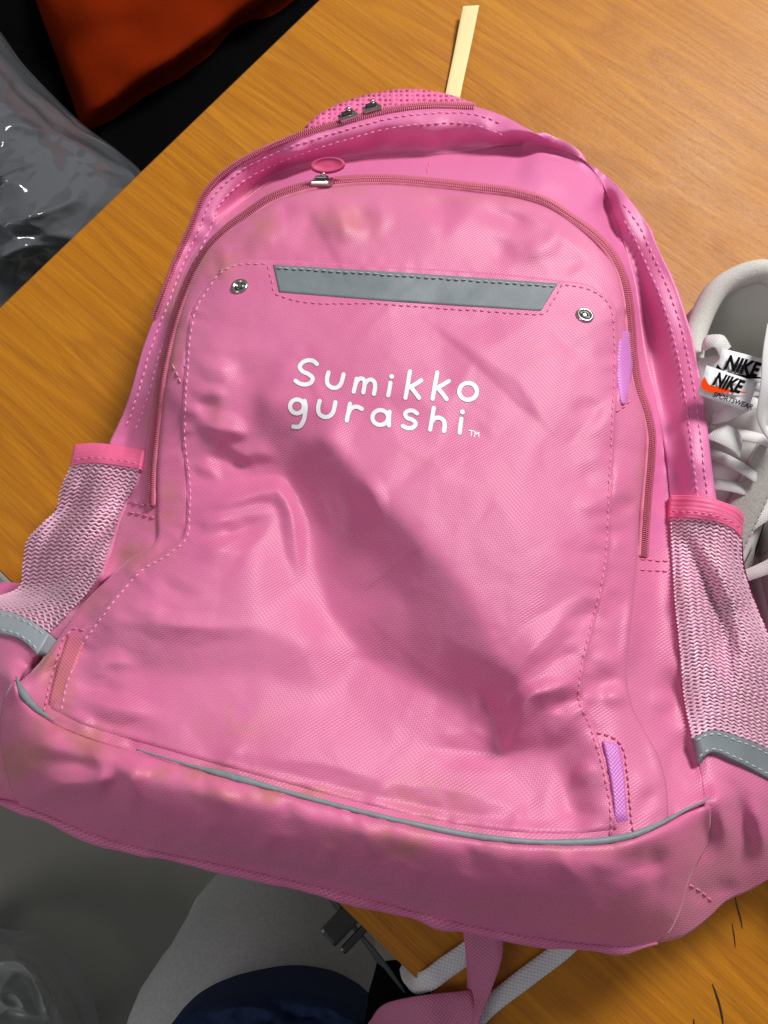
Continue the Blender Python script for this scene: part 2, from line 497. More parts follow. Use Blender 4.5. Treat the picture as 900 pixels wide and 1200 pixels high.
for a in [
    # upper pocket face
    (280, 290, .086), (360, 265, .090), (460, 255, .090), (560, 265, .091), (650, 290, .090), (700, 330, .089),
    # panel top
    (270, 330, .090), (400, 330, .096), (520, 340, .098), (640, 350, .096), (690, 370, .094),
    (250, 400, .093), (350, 400, .101), (450, 420, .106), (560, 420, .107), (650, 430, .104), (705, 440, .097),
    (225, 470, .093), (300, 455, .099), (400, 480, .106), (520, 500, .112), (620, 520, .113), (700, 530, .103),
    # crest of the hollow
    (223, 442, .095), (255, 442, .100), (313, 470, .107), (383, 513, .115), (436, 573, .120), (494, 636, .124), (548, 694, .126), (580, 768, .125), (590, 812, .117),
    # its floor
    (232, 560, .088), (285, 556, .088), (335, 560, .089), (364, 612, .092), (372, 665, .095), (386, 722, .097), (430, 770, .099), (480, 800, .102), (540, 818, .107), (430, 645, .105), (480, 712, .111), (520, 760, .114), (350, 515, .100), (300, 507, .096), (262, 506, .094),
    (520, 560, .119), (600, 600, .121), (640, 680, .122), (620, 740, .123), (690, 640, .113),
    # swell at lower left, crest near y 728
    (225, 598, .097), (262, 590, .101), (318, 590, .098), (334, 625, .098), (346, 690, .100), (250, 650, .108), (300, 660, .108), (190, 680, .107), (130, 728, .108), (200, 733, .113), (300, 736, .113), (350, 750, .111),
    (118, 775, .101), (160, 785, .104), (230, 792, .108), (310, 790, .110), (100, 815, .106), (160, 825, .112), (90, 842, .109), (200, 862, .118), (320, 888, .122), (300, 850, .117), (390, 815, .107), (420, 905, .121), (460, 850, .110), (380, 870, .118),
    (560, 925, .121), (520, 885, .113), (580, 880, .110), (600, 860, .117), (625, 815, .126), (660, 800, .125), (650, 880, .114), (668, 940, .113), (640, 965, .122), (690, 870, .121), (703, 930, .124),
    # right flank
    (735, 560, .098), (740, 650, .100), (730, 720, .106), (720, 790, .112), (770, 700, .092), (765, 780, .098), (790, 820, .092), (730, 880, .120), (760, 920, .118), (790, 900, .100), (800, 930, .104),
    (560, 128, .060),
    # bottom panel
    (20, 850, .100), 
    (15, 900, .094), 
    # right pocket
    (800, 610, .088), (845, 615, .086), (870, 620, .074), (815, 680, .092), (850, 690, .090), (880, 700, .070), (825, 780, .094), (870, 790, .090), (915, 800, .062), (825, 860, .096), (870, 870, .088), (930, 880, .052),
    (840, 920, .100), (890, 930, .086), (850, 980, .090), (900, 990, .068), (835, 1040, .070), (880, 1030, .052), (805, 1085, .062), (940, 960, .05), (850, 1050, .05),
    # left pocket
    (87, 525, .044), (120, 530, .062), (155, 540, .070), (70, 580, .044), (110, 590, .066), (140, 600, .076), (35, 632, .040), (80, 640, .066), (120, 650, .082), (25, 690, .042), (70, 700, .076), (100, 700, .088), (-10, 705, .04),
    (20, 735, .078), (55, 755, .092), (-20, 730, .06), (10, 770, .084), (40, 780, .094), (-40, 780, .06), (-10, 830, .078), (-50, 850, .05), (0, 900, .080), (-40, 930, .05),
    (160, 620, .088), (180, 640, .097),
    # top back pad
    (380, 135, .044), (440, 115, .036), (500, 108, .034), (545, 116, .036),
]:
    cps.append(a)
cps = np.array(cps)


def tps_fit(P, lam=1e-5):
    x = P[:, :2] / 100.0
    n = len(x)
    d2 = ((x[:, None] - x[None]) ** 2).sum(-1)
    K = 0.5 * d2 * np.log(d2 + 1e-12)
    A = np.zeros((n + 3, n + 3))
    A[:n, :n] = K + lam * n * np.eye(n)
    A[:n, n] = 1; A[:n, n + 1:] = x; A[n, :n] = 1; A[n + 1:, :n] = x.T
    return x, np.linalg.solve(A, np.concatenate([P[:, 2], np.zeros(3)]))


_x, _w = tps_fit(cps, 2e-4)
U0, U1, V0, V1, GS = -170, 1070, 60, 1200, 2.0
gu = np.arange(U0, U1 + .1, GS); gv = np.arange(V0, V1 + .1, GS)
UU, VV = np.meshgrid(gu, gv)
ZF = _w[-3] + _w[-2] * UU / 100 + _w[-1] * VV / 100
for i in range(len(_x)):
    d2 = (UU / 100 - _x[i, 0]) ** 2 + (VV / 100 - _x[i, 1]) ** 2
    ZF += _w[i] * 0.5 * d2 * np.log(d2 + 1e-12)



def raster(X, Y, H, out):
    a0, a1 = max(0, int((Y.min() - V0) / GS)), min(len(gv), int((Y.max() - V0) / GS) + 2)
    b0, b1 = max(0, int((X.min() - U0) / GS)), min(len(gu), int((X.max() - U0) / GS) + 2)
    den = (Y[1] - Y[2]) * (X[0] - X[2]) + (X[2] - X[1]) * (Y[0] - Y[2])
    if a1 <= a0 or b1 <= b0 or abs(den) < 1e-6: return
    u, v = UU[a0:a1, b0:b1], VV[a0:a1, b0:b1]
    l0 = ((Y[1] - Y[2]) * (u - X[2]) + (X[2] - X[1]) * (v - Y[2])) / den
    l1 = ((Y[2] - Y[0]) * (u - X[2]) + (X[0] - X[2]) * (v - Y[2])) / den
    l2 = 1 - l0 - l1
    m = (l0 >= -1e-6) & (l1 >= -1e-6) & (l2 >= -1e-6)
    out[a0:a1, b0:b1][m] = (l0 * H[0] + l1 * H[1] + l2 * H[2])[m]


def blur(a, sig):
    k = int(3 * sig / GS) + 1
    x = np.arange(-k, k + 1) * GS
    w = np.exp(-.5 * (x / sig) ** 2); w /= w.sum()
    p = np.pad(a, k, mode='edge')
    p = sum(w[i] * p[i:i + a.shape[0]] for i in range(2 * k + 1))
    return sum(w[i] * p[:, i:i + a.shape[1]] for i in range(2 * k + 1))


# taut cloth: flat facets between the same points, creases softly rounded
from mathutils.geometry import delaunay_2d_cdt
_r = delaunay_2d_cdt([Vector((float(a), float(b))) for a, b in cps[:, :2]], [], [], 0, 0.01)
LIN = ZF.copy()
_src = [o[0] if len(o) else -1 for o in _r[3]]
for f in _r[2]:
    ids = [_src[i] for i in f]
    if min(ids) < 0: continue
    raster(cps[ids, 0], cps[ids, 1], cps[ids, 2], LIN)
ZF = .3 * ZF + .7 * blur(LIN, 6.5)
# folds: polyline, half-width px, height m, end taper
folds = [
    # upper pocket face, tucks below the zipper
    ([(385, 232), (402, 262), (398, 292)], 13, .0030), ([(372, 236), (360, 268), (352, 300)], 16, -.0022), ([(425, 240), (420, 270)], 14, -.0016), ([(300, 262), (322, 290)], 14, .0018),
    ([(480, 232), (500, 240), (560, 245)], 9, -.0016), ([(545, 245), (590, 252), (640, 270)], 10, -.0020), ([(590, 300), (650, 280), (690, 300)], 16, .0022), ([(600, 280), (570, 310)], 12, -.0014),
    ([(640, 330), (690, 300)], 7, -.0012), ([(560, 240), (610, 250), (660, 275), (700, 312)], 6, .0012),
    # shell folds, top left pit and top right overlap
    ([(262, 262), (290, 228), (320, 200), (380, 182)], 15, -.0060), ([(345, 170), (352, 192)], 9, .0024), ([(440, 150), (455, 178)], 12, -.0020), ([(480, 145), (530, 165), (560, 150)], 12, .0024),
    ([(505, 160), (560, 172)], 8, -.0022), ([(560, 140), (575, 158), (610, 160)], 7, .0024), ([(560, 160), (600, 152), (650, 162), (688, 184), (704, 208)], 7, .0050), ([(565, 178), (600, 176), (643, 178), (683, 196), (700, 218)], 7, -.0050),
    ([(600, 205), (650, 210), (690, 240)], 13, .0040), ([(700, 208), (712, 250), (728, 300)], 7, -.0055), ([(722, 220), (730, 260), (745, 310)], 9, .0042), ([(706, 190), (722, 215)], 8, -.003),
    ([(740, 300), (756, 360), (772, 430)], 8, -.0026), ([(752, 300), (775, 360), (790, 430)], 10, .0022), ([(770, 470), (784, 540), (790, 600)], 7, .0028),
    ([(790, 470), (805, 530), (815, 580)], 14, .003), ([(150, 500), (165, 470), (172, 440)], 8, .0022), ([(140, 515), (160, 520)], 8, -.0018), ([(175, 420), (190, 400), (200, 365)], 6, -.0025),
    ([(165, 480), (178, 440), (192, 395)], 6, .0018),
    # front panel: hollow with its crisp lower rim
    ([(222, 598), (262, 588), (300, 578), (326, 574), (338, 592), (345, 630), (351, 690)], 8, .0040), ([(225, 500), (258, 502), (300, 512)], 9, .0030), ([(226, 470), (262, 478)], 9, -.0016), ([(235, 530), (270, 540), (300, 552)], 8, -.0022), ([(262, 545), (300, 530), (330, 540)], 8, .0018),
    ([(425, 555), (438, 580), (450, 615)], 8, .0018), ([(400, 560), (412, 600), (408, 640)], 9, -.0014), ([(232, 632), (275, 625), (325, 603)], 9, -.0028), ([(226, 660), (262, 640), (290, 625)], 8, .0014),
    ([(112, 727), (170, 728), (230, 735), (310, 735)], 9, .0016), ([(90, 790), (130, 776), (165, 782)], 8, .0024), ([(84, 812), (120, 826), (190, 838)], 8, .0022), ([(82, 800), (110, 806), (150, 806)], 7, -.0018), ([(90, 838), (140, 852), (200, 858)], 7, -.0012),
    ([(700, 690), (650, 735), (612, 775), (588, 812)], 10, .0026), ([(690, 788), (650, 808), (622, 815), (606, 850), (590, 882)], 9, .0042), ([(560, 800), (578, 840), (586, 884)], 10, -.0030), ([(694, 815), (660, 822), (630, 826)], 7, -.0018),
    ([(470, 872), (540, 880), (590, 884), (650, 868)], 10, -.0016), ([(690, 760), (650, 775), (630, 795)], 8, -.0016),
    ([(240, 886), (340, 908), (460, 938), (560, 956), (690, 966)], 11, -.0030), ([(330, 440), (350, 425), (380, 420)], 10, -.0006), ([(470, 520), (560, 540), (640, 560)], 30, .0008), ([(640, 460), (680, 520), (690, 600)], 24, -.0010), ([(560, 400), (600, 440), (620, 500)], 26, -.0008),
    ([(620, 372), (560, 380), (500, 372)], 12, -.0008), ([(230, 400), (270, 410), (330, 405)], 14, .0010), ([(640, 376), (660, 400), (700, 420)], 10, -.0012), ([(716, 520), (690, 540), (660, 545)], 12, .0010), ([(712, 640), (690, 650), (650, 640)], 12, -.0012),
    ([(250, 275), (262, 300), (258, 330)], 7, .0014), ([(440, 222), (446, 250), (440, 280)], 8, .0014), ([(500, 224), (520, 250), (515, 285)], 9, -.0014), ([(660, 262), (640, 290), (600, 305)], 8, .0018), ([(700, 310), (670, 320), (630, 312)], 7, .0012), ([(330, 232), (338, 262)], 7, -.0014),
    ([(222, 420), (250, 432), (285, 430)], 8, .0016), ([(220, 455), (245, 462), (270, 460)], 6, .0014), ([(222, 545), (245, 552), (262, 566)], 6, .0016), ([(224, 612), (250, 612), (275, 606)], 6, .0014), ([(180, 668), (200, 690), (240, 700)], 8, -.0014), ([(140, 705), (170, 715), (200, 712)], 7, .0014),
    ([(712, 470), (690, 480), (665, 478)], 8, -.0012), ([(716, 580), (695, 590), (670, 592)], 8, .0012), ([(706, 720), (680, 720), (655, 735)], 8, -.0014), ([(684, 835), (660, 850), (640, 880)], 8, .0016), ([(704, 900), (685, 905), (668, 920)], 7, .0016), ([(715, 960), (690, 955), (650, 950)], 8, -.0012),
    ([(90, 868), (96, 850), (110, 838)], 6, .0014), ([(150, 884), (160, 866)], 6, -.0012), ([(260, 912), (268, 888), (290, 872)], 7, .0014), ([(350, 936), (360, 915)], 7, -.0012), ([(430, 956), (445, 930), (470, 915)], 8, .0014), ([(520, 976), (528, 950)], 7, -.0012), ([(600, 986), (606, 962), (620, 945)], 8, .0014),
    ([(240, 905), (262, 935), (270, 960)], 9, .0018), ([(330, 930), (338, 960), (330, 990)], 9, -.0016), ([(420, 955), (432, 985), (425, 1020)], 10, .0016), ([(540, 985), (556, 1010), (556, 1040)], 10, -.0016), ([(650, 992), (668, 1020), (700, 1040)], 10, .0018), ([(760, 985), (770, 1020), (765, 1060)], 9, -.0020), ([(100, 870), (118, 900), (116, 930)], 9, .0018),
    ([(300, 1012), (310, 990), (330, 980)], 8, .0018), ([(470, 1060), (480, 1035), (505, 1020)], 8, .0018), ([(200, 995), (205, 970)], 8, -.0016), ([(680, 1100), (690, 1075), (720, 1062)], 8, .0018),
    # right flank
    ([(718, 600), (740, 592), (748, 600)], 8, -.0018), ([(716, 640), (735, 632)], 8, .0016), ([(705, 690), (735, 720)], 10, -.0014), ([(690, 770), (720, 775), (735, 780)], 8, .0018), ([(682, 808), (712, 800), (735, 812)], 8, -.0022),
    ([(702, 822), (722, 814), (740, 825)], 8, .0026), ([(752, 850), (768, 880), (778, 930)], 7, .0030), ([(780, 780), (790, 830), (770, 850)], 10, -.0022), ([(760, 810), (790, 832)], 7, .0018), ([(742, 690), (738, 760), (737, 800)], 6, .0026),
    ([(750, 930), (770, 945)], 10, -.0016), ([(740, 905), (775, 925)], 9, .0012), ([(795, 850), (808, 890), (820, 925)], 9, -.0030),
    # left flank
    ([(130, 650), (180, 640), (200, 640)], 8, .0020), ([(60, 740), (90, 700), (125, 665), (150, 650)], 9, .0034), ([(70, 760), (110, 705), (150, 672)], 8, -.0022), ([(40, 790), (60, 770), (75, 745)], 7, .0026),
    ([(46, 812), (60, 790), (70, 765)], 6, -.0022), ([(50, 760), (36, 785), (25, 800)], 6, -.0032),
    # bottom panel
    ([(24, 935), (70, 922), (120, 915), (146, 905)], 10, .0046), ([(20, 900), (60, 890), (110, 895), (150, 892)], 14, -.0034), ([(146, 880), (158, 895), (150, 930), (158, 965)], 11, .0030), ([(128, 890), (140, 930), (140, 960)], 10, -.0022),
    ([(375, 985), (382, 1005), (360, 1022)], 7, .0022), ([(385, 1015), (400, 1030)], 7, -.0018), ([(612, 1062), (600, 1084), (640, 1090)], 8, .0022), ([(700, 1030), (740, 1020), (800, 1000)], 10, -.0018), ([(660, 1000), (720, 1020), (800, 1035)], 12, .0016),
    ([(240, 960), (244, 985)], 9, .0012), ([(460, 1000), (470, 1040)], 10, .0010), ([(60, 960), (200, 995), (360, 1028), (520, 1068), (680, 1098)], 7, -.0040), ([(700, 1005), (760, 985), (828, 960)], 10, .0020),
    # right lower wing
    ([(836, 905), (845, 950), (850, 1000)], 10, .0050), ([(850, 905), (868, 950), (876, 1000), (868, 1030)], 10, -.0050), ([(872, 930), (890, 970), (892, 1010)], 9, .0044), ([(838, 950), (830, 985), (815, 1020)], 9, -.0042), ([(822, 1050), (845, 1040), (868, 1040)], 7, -.003),
    ([(806, 1035), (826, 1052), (836, 1062)], 6, -.0034),
    # left lower wing
    ([(0, 770), (14, 800), (10, 830)], 9, .0036), ([(20, 765), (30, 785), (20, 800)], 7, -.0032), ([(-20, 850), (0, 890), (16, 930)], 8, -.0036), ([(-30, 880), (0, 925), (10, 935)], 7, .0026),
    # pockets
    ([(792, 612), (812, 650), (835, 700), (850, 760), (862, 840)], 9, -.0060), ([(806, 612), (822, 640), (850, 690), (880, 750), (900, 830)], 9, .0038), ([(796, 640), (806, 720), (818, 800)], 10, .0034), ([(850, 625), (872, 690), (905, 760)], 9, -.0036), ([(830, 620), (860, 680), (893, 745)], 7, .0034),
    ([(110, 548), (92, 580), (62, 625), (40, 660)], 8, -.0060), ([(96, 548), (78, 580), (60, 606)], 7, .0030), ([(145, 560), (110, 605), (65, 640), (45, 680)], 9, .0046), ([(158, 565), (130, 615), (90, 652)], 9, -.0048), ([(140, 610), (100, 670), (50, 715)], 11, .0038), ([(120, 655), (85, 700), (55, 725)], 8, -.002),
]
FO = np.zeros_like(ZF)
for pts, w, h in folds:
    c = curve(pts); pl = c(np.linspace(0, 1, 14)) if len(pts) > 2 else np.array(pts, float)
    lo = pl.min(0) - 3.2 * w; hi = pl.max(0) + 3.2 * w
    i0 = max(0, int((lo[1] - V0) / GS)); i1 = min(len(gv), int((hi[1] - V0) / GS) + 2)
    j0 = max(0, int((lo[0] - U0) / GS)); j1 = min(len(gu), int((hi[0] - U0) / GS) + 2)
    u, v = UU[i0:i1, j0:j1], VV[i0:i1, j0:j1]
    d, fr, sd, L = poly_dist(u, v, pl)
    wob = 1 + 0.5 * vnoise(u, v, 5, 23.0)
    env = sstep(np.minimum(fr, 1 - fr) / 0.42)
    x = d / (w * 2.1 * wob * (0.5 + 0.5 * env))
    FO[i0:i1, j0:j1] += 1.4 * h * env * np.clip(1 - x, 0, 1)

# seam puckers
E_L = [(258, 316), (242, 335), (226, 361), (219, 393), (216, 430), (213, 480), (213, 520), (218, 560), (218, 600), (214, 628), (198, 643), (165, 662), (136, 693), (113, 724), (96, 747), (84, 775), (74, 803), (66, 846)]
E_R = [(708, 345), (720, 358), (724, 384), (724, 433), (721, 500), (717, 583), (712, 667), (697, 733), (684, 790), (682, 815), (698, 858), (710, 898), (719, 945), (721, 985)]
E_T = [(258, 316), (275, 306), (314, 305), (450, 312), (659, 329), (690, 334), (708, 345)]
for k, (pts, amp, reach) in enumerate([(E_L, .0015, 15), (E_R, .0012, 14), (E_T, .0005, 10), (BP, .0006, 15), (PB, .0008, 20), (O, .0004, 14), (Z, .0007, 13)]):
    pl = curve(pts)(np.linspace(0, 1, 90))
    d, fr, sd, L = poly_dist(UU, VV, pl)
    s = fr * L
    per = 15 + 9 * vnoise(s, s * 0 + 3, 31 + k, 90.0)
    wv = vnoise(s, sd * 17.0, 41 + k, 11.0) + 0.6 * vnoise(s, sd * 9.0, 51 + k, 26.0)
    ZF += amp * 2.0 * wv * np.exp(-(d / reach) ** 1.5) * (d < 60)
# loose crumple of the whole cloth: small flat facets between soft creases
def facets(cell, amp, seed):
    r = np.random.default_rng(seed)
    nx, ny = int((U1 - U0) / cell) + 3, int((V1 - V0) / cell) + 3
    px = (np.arange(nx)[None] - 1 + r.uniform(-.42, .42, (ny, nx))) * cell + U0
    py = (np.arange(ny)[:, None] - 1 + r.uniform(-.42, .42, (ny, nx))) * cell + V0
    hh = r.uniform(-1, 1, (ny, nx)) * amp
    out = np.zeros_like(UU)
    for i in range(ny - 1):
        for j in range(nx - 1):
            q = [(i, j), (i, j + 1), (i + 1, j + 1), (i + 1, j)]
            tris = [(q[0], q[1], q[2]), (q[0], q[2], q[3])] if r.random() < .5 else [(q[0], q[1], q[3]), (q[1], q[2], q[3])]
            for tr in tris:
                X = np.array([px[k] for k in tr]); Y = np.array([py[k] for k in tr]); H = np.array([hh[k] for k in tr])
                raster(X, Y, H, out)
    return out


FO += facets(115, .0020, 3) + facets(52, .0009, 4)
flat = np.exp(-(((UU - 470) / 190) ** 2 + ((VV - 420) / 110) ** 2) ** 2)
ZF += blur(FO, 2.3) + blur(facets(27, .00030, 6), 2.0)


CUR = [ZF]
ZS = blur(ZF, 9.0)


def _cub(t):
    return (-.5 * t**3 + t**2 - .5 * t, 1.5 * t**3 - 2.5 * t**2 + 1, -1.5 * t**3 + 2 * t**2 + .5 * t, .5 * t**3 - .5 * t**2)


def zf(u, v, ZF=None):
    ZF = CUR[0] if ZF is None else ZF
    x = (np.asarray(u, float) - U0) / GS; y = (np.asarray(v, float) - V0) / GS
    x = np.clip(x, 1.01, len(gu) - 3.01); y = np.clip(y, 1.01, len(gv) - 3.01)
    xi = np.floor(x).astype(int); yi = np.floor(y).astype(int)
    wx = _cub(x - xi); wy = _cub(y - yi)
    r = 0
    for a in range(4):
        row = 0
        for b in range(4):
            row = row + wx[b] * ZF[yi + a - 1, xi + b - 1]
        r = r + wy[a] * row
    return np.maximum(r, 0.004)


def WP(u, v, off=0.0):
    """point on the bag's front, moved off along the surface normal; also the normal"""
    u = np.asarray(u, float); v = np.asarray(v, float)
    p = PT(u, v, zf(u, v))
    e = 1.5
    a = PT(u + e, v, zf(u + e, v)) - PT(u - e, v, zf(u - e, v))
    b = PT(u, v - e, zf(u, v - e)) - PT(u, v + e, zf(u, v + e))
    n = np.cross(a, b)
    n /= np.linalg.norm(n, axis=-1, keepdims=True)
    return PT(u, v, p[..., 2] + off), n


dirt_spots = [(400, 258, 60, 30, .5), (300, 268, 50, 30, .55), (262, 300, 40, 25, .8), (205, 350, 14, 60, .6), (190, 600, 22, 30, .9), (200, 430, 10, 60, .5), (160, 650, 40, 18, .6), (110, 700, 30, 20, .8), (75, 800, 14, 45, .8),
              (40, 880, 60, 45, .8), (100, 870, 80, 25, .7), (230, 905, 70, 14, .8), (330, 930, 110, 12, .9), (480, 985, 90, 20, .8), (500, 935, 45, 28, .75), (150, 870, 60, 20, .6), (280, 850, 50, 30, .45), (480, 540, 30, 20, .25),
              (55, 770, 12, 30, .9), (370, 225, 120, 8, .5), (560, 235, 90, 7, .35), (250, 480, 18, 30, .3), (600, 1060, 200, 20, .25), (660, 1000, 160, 18, .4), (840, 1060, 14, 10, .8), (180, 520, 10, 60, .5), (130, 600, 30, 30, .4), (750, 560, 8, 90, .35)]


def dirt(u, v):
    d = 0.04 + 0 * u
    for (x, y, rx, ry, a) in dirt_spots:
        d = np.maximum(d, a * np.exp(-(((u - x) / rx) ** 2 + ((v - y) / ry) ** 2)))
    return np.clip(d * (1.0 + 1.6 * vnoise(u, v, 90, 26.0) + 1.0 * vnoise(u, v, 91, 9.0)) * 0.85, 0, 1)


base = PT(420, 560, 0)
bag = empty('backpack', (float(base[0]), float(base[1]), 0.0))
tagit(bag, 'pink nylon school backpack with white lettering and grey reflective stripe, lying on the table', 'backpack')


class Patch:
    def __init__(s, top, bottom, left, right):
        s.T, s.B, s.L, s.R = curve(top), curve(bottom), curve(left), curve(right)
        s.c00, s.c10, s.c01, s.c11 = s.T(0.), s.T(1.), s.B(0.), s.B(1.)
        s.w = 0.5 * (clen(top) + clen(bottom)); s.h = 0.5 * (clen(left) + clen(right))

    def uv(s, a, b):
        a = np.asarray(a, float); b = np.asarray(b, float)
        A, B = a[..., None], b[..., None]
        return (1 - B) * s.T(a) + B * s.B(a) + (1 - A) * s.L(b) + A * s.R(b) - ((1 - A) * (1 - B) * s.c00 + A * (1 - B) * s.c10 + (1 - A) * B * s.c01 + A * B * s.c11)

    def at(s, a, b, off=0.0):
        q = s.uv(a, b)
        return WP(q[..., 0], q[..., 1], off)

    def build(s, name, mat, parent, step=4.0, off=None, rim=0.006, kind=None, edge=0.0, ew=5.0, sides='tblr', soft=False, vs=1.0):
        """edge: extra proudness inside, falling off over ew px at the sides listed"""
        CUR[0] = ZS if soft else ZF
        ns = max(6, int(s.w / step)); nt_ = max(4, int(s.h / step))
        a = np.linspace(0, 1, ns + 1); b = np.linspace(0, 1, nt_ + 1)
        if edge:
            ex = np.array([0.25, 0.6]) * ew
            a = np.unique(np.concatenate([a, ex / s.w, 1 - ex / s.w])); b = np.unique(np.concatenate([b, ex / s.h, 1 - ex / s.h]))
        A, B = np.meshgrid(a, b)
        q = s.uv(A, B)
        o = np.zeros_like(A)
        if edge:
            dd = np.full_like(A, 1.0)
            if 't' in sides: dd = np.minimum(dd, B * s.h / ew)
            if 'b' in sides: dd = np.minimum(dd, (1 - B) * s.h / ew)
            if 'l' in sides: dd = np.minimum(dd, A * s.w / ew)
            if 'r' in sides: dd = np.minimum(dd, (1 - A) * s.w / ew)
            dd = np.clip(dd, 0, 1)
            o = o + edge * np.sqrt(np.clip(1 - (1 - dd) ** 2, 0, 1))
        if off is not None:
            o = o + off(A, B, q[..., 0], q[..., 1])
        p, n = WP(q[..., 0], q[..., 1], o)
        CUR[0] = ZF
        h, w = A.shape
        uvs = PT(q[..., 0], q[..., 1], .10)[..., :2].reshape(-1, 2) * np.array([1.0, vs])
        dr = dirt(q[..., 0], q[..., 1]).ravel()
        V = p.reshape(-1, 3); idx = np.arange(h * w).reshape(h, w)
        F = np.stack([idx[1:, :-1], idx[1:, 1:], idx[:-1, 1:], idx[:-1, :-1]], -1).reshape(-1, 4).tolist()
        if rim:
            ring = np.concatenate([idx[0, :], idx[1:, -1], idx[-1, -2::-1], idx[-2:0:-1, 0]])
            nn = n.reshape(-1, 3)[ring]
            cen = V.mean(0)
            low = V[ring] - nn * rim
            low[:, 2] = np.maximum(low[:, 2], 0.002)
            m = len(V); V = np.vstack([V, low])
            k = len(ring)
            F += [(int(ring[i]), int(ring[(i + 1) % k]), m + (i + 1) % k, m + i) for i in range(k)]
            uvs = np.vstack([uvs, uvs[ring] + 0.002]); dr = np.concatenate([dr, dr[ring]])
        return mesh(name, V, F, mat, parent, True, uvs, {'dirt': dr}, kind)


def strip(cv, w0, w1):
    """patch between two offsets (px) of a curve"""
    c = curve(cv); s = np.linspace(0, 1, max(8, int(clen(cv) / 12)))
    p = c(s); t = np.gradient(p, axis=0); t /= np.linalg.norm(t, axis=1, keepdims=True)
    n = np.stack([-t[:, 1], t[:, 0]], -1)
    a, b = p + n * w0, p + n * w1
    return Patch(a.tolist(), b.tolist(), [a[0], b[0]], [a[-1], b[-1]])


def offs(cv, d):
    c = curve(cv); s = np.linspace(0, 1, max(8, int(clen(cv) / 8)))
    p = c(s); t = np.gradient(p, axis=0); t /= np.linalg.norm(t, axis=1, keepdims=True)
    return (p + np.stack([-t[:, 1], t[:, 0]], -1) * d)


def frame_along(P, Nn):
    t = np.gradient(P, axis=0); t /= np.linalg.norm(t, axis=1, keepdims=True) + 1e-12
    b = np.cross(t, Nn); b /= np.linalg.norm(b, axis=1, keepdims=True) + 1e-12
    return t, b


def tube3(name, P, Nn, rad, mat, parent, sides=10, flat=1.0, kind=None, uvs=True, cap=True, radf=None):
    """tube along 3-D points; flat scales the height along the normal"""
    P = np.asarray(P, float); n = len(P)
    t, b = frame_along(P, Nn)
    nn = np.cross(b, t)
    ang = np.linspace(0, 2 * math.pi, sides, endpoint=False)
    r = np.full(n, rad) if radf is None else rad * radf
    V = (P[:, None] + (np.cos(ang)[None, :, None] * b[:, None] + np.sin(ang)[None, :, None] * nn[:, None] * flat) * r[:, None, None]).reshape(-1, 3)
    F = []
    for i in range(n - 1):
        for j in range(sides):
            k = (j + 1) % sides
            F.append((i * sides + j, i * sides + k, (i + 1) * sides + k, (i + 1) * sides + j))
    if cap:
        F.append(tuple(range(sides - 1, -1, -1))); F.append(tuple((n - 1) * sides + j for j in range(sides)))
    L = np.concatenate([[0], np.cumsum(np.linalg.norm(np.diff(P, axis=0), axis=1))])
    uv = np.stack([np.repeat(L, sides), np.tile(ang * rad, n)], -1)
    return mesh(name, V, F, mat, parent, True, uv, {'dirt': np.zeros(len(V))}, kind)


def pipe(name, cv, rad, off, mat, parent, step=4.0, wob=0.0, soft=12, taper=0, **kw):
    n = max(6, int(clen(cv) / step)); q = curve(cv)(np.linspace(0, 1, n))
    P, Nn = WP(q[:, 0], q[:, 1], off)
    for _ in range(soft):
        P[1:-1] = .25 * P[:-2] + .5 * P[1:-1] + .25 * P[2:]
    rf = None
    if wob:
        s = np.linspace(0, clen(cv), n)
        rf = 1 + wob * 2 * vnoise(s, s * 0, 77, 30.0)
    if taper:
        s = np.linspace(0, clen(cv), n)
        rf = (1 if rf is None else rf) * (.25 + .75 * sstep(np.minimum(s, s[-1] - s) / taper)) * (1 + .5 * vnoise(s, s * 0, 79, 60.0))
    return tube3(name, P, Nn, rad, mat, parent, radf=rf, **kw)


def stitches(name, cv, mat, parent, off=0.0004, length=6.2, gap=2.4, wid=1.05, end=(0, 1), jitter=0.35, hgt=.00045):
    """a row of thread stitches sunk at their ends into the cloth"""
    c = curve(cv); tot = clen(cv)
    V = []; F = []
    s = end[0] * tot + gap
    while s + length < end[1] * tot:
        ss = np.array([s, s + length * .25, s + length * .5, s + length * .75, s + length]) / tot
        q = c(ss)
        dq = q[-1] - q[0]; nn2 = np.array([-dq[1], dq[0]]) / (np.linalg.norm(dq) + 1e-9)
        q = q + nn2 * random.uniform(-jitter, jitter)
        P, Nn = WP(q[:, 0], q[:, 1], np.array([off - .0005, off + .0001, off + .0002, off + .0001, off - .0005]))
        t, b = frame_along(P, Nn)
        sc_ = (CAMH - P[2, 2]) / FOC
        prof = np.array([.35, .95, 1, .95, .35]) * wid * sc_
        m = len(V)
        for i in range(5):
            V += [P[i] - b[i] * prof[i], P[i] + Nn[i] * hgt * (1 if 0 < i < 4 else .5), P[i] + b[i] * prof[i], P[i] - Nn[i] * .0006]
        for i in range(4):
            for j in range(4):
                F.append((m + i * 4 + j, m + i * 4 + (j + 1) % 4, m + i * 4 + 4 + (j + 1) % 4, m + i * 4 + 4 + j))
        F += [(m + 3, m + 2, m + 1, m), (m + 16, m + 17, m + 18, m + 19)]
        s += length + gap + random.uniform(-.35, .35)
    if V:
        return mesh(name, V, F, mat, parent, True, kind='stuff')


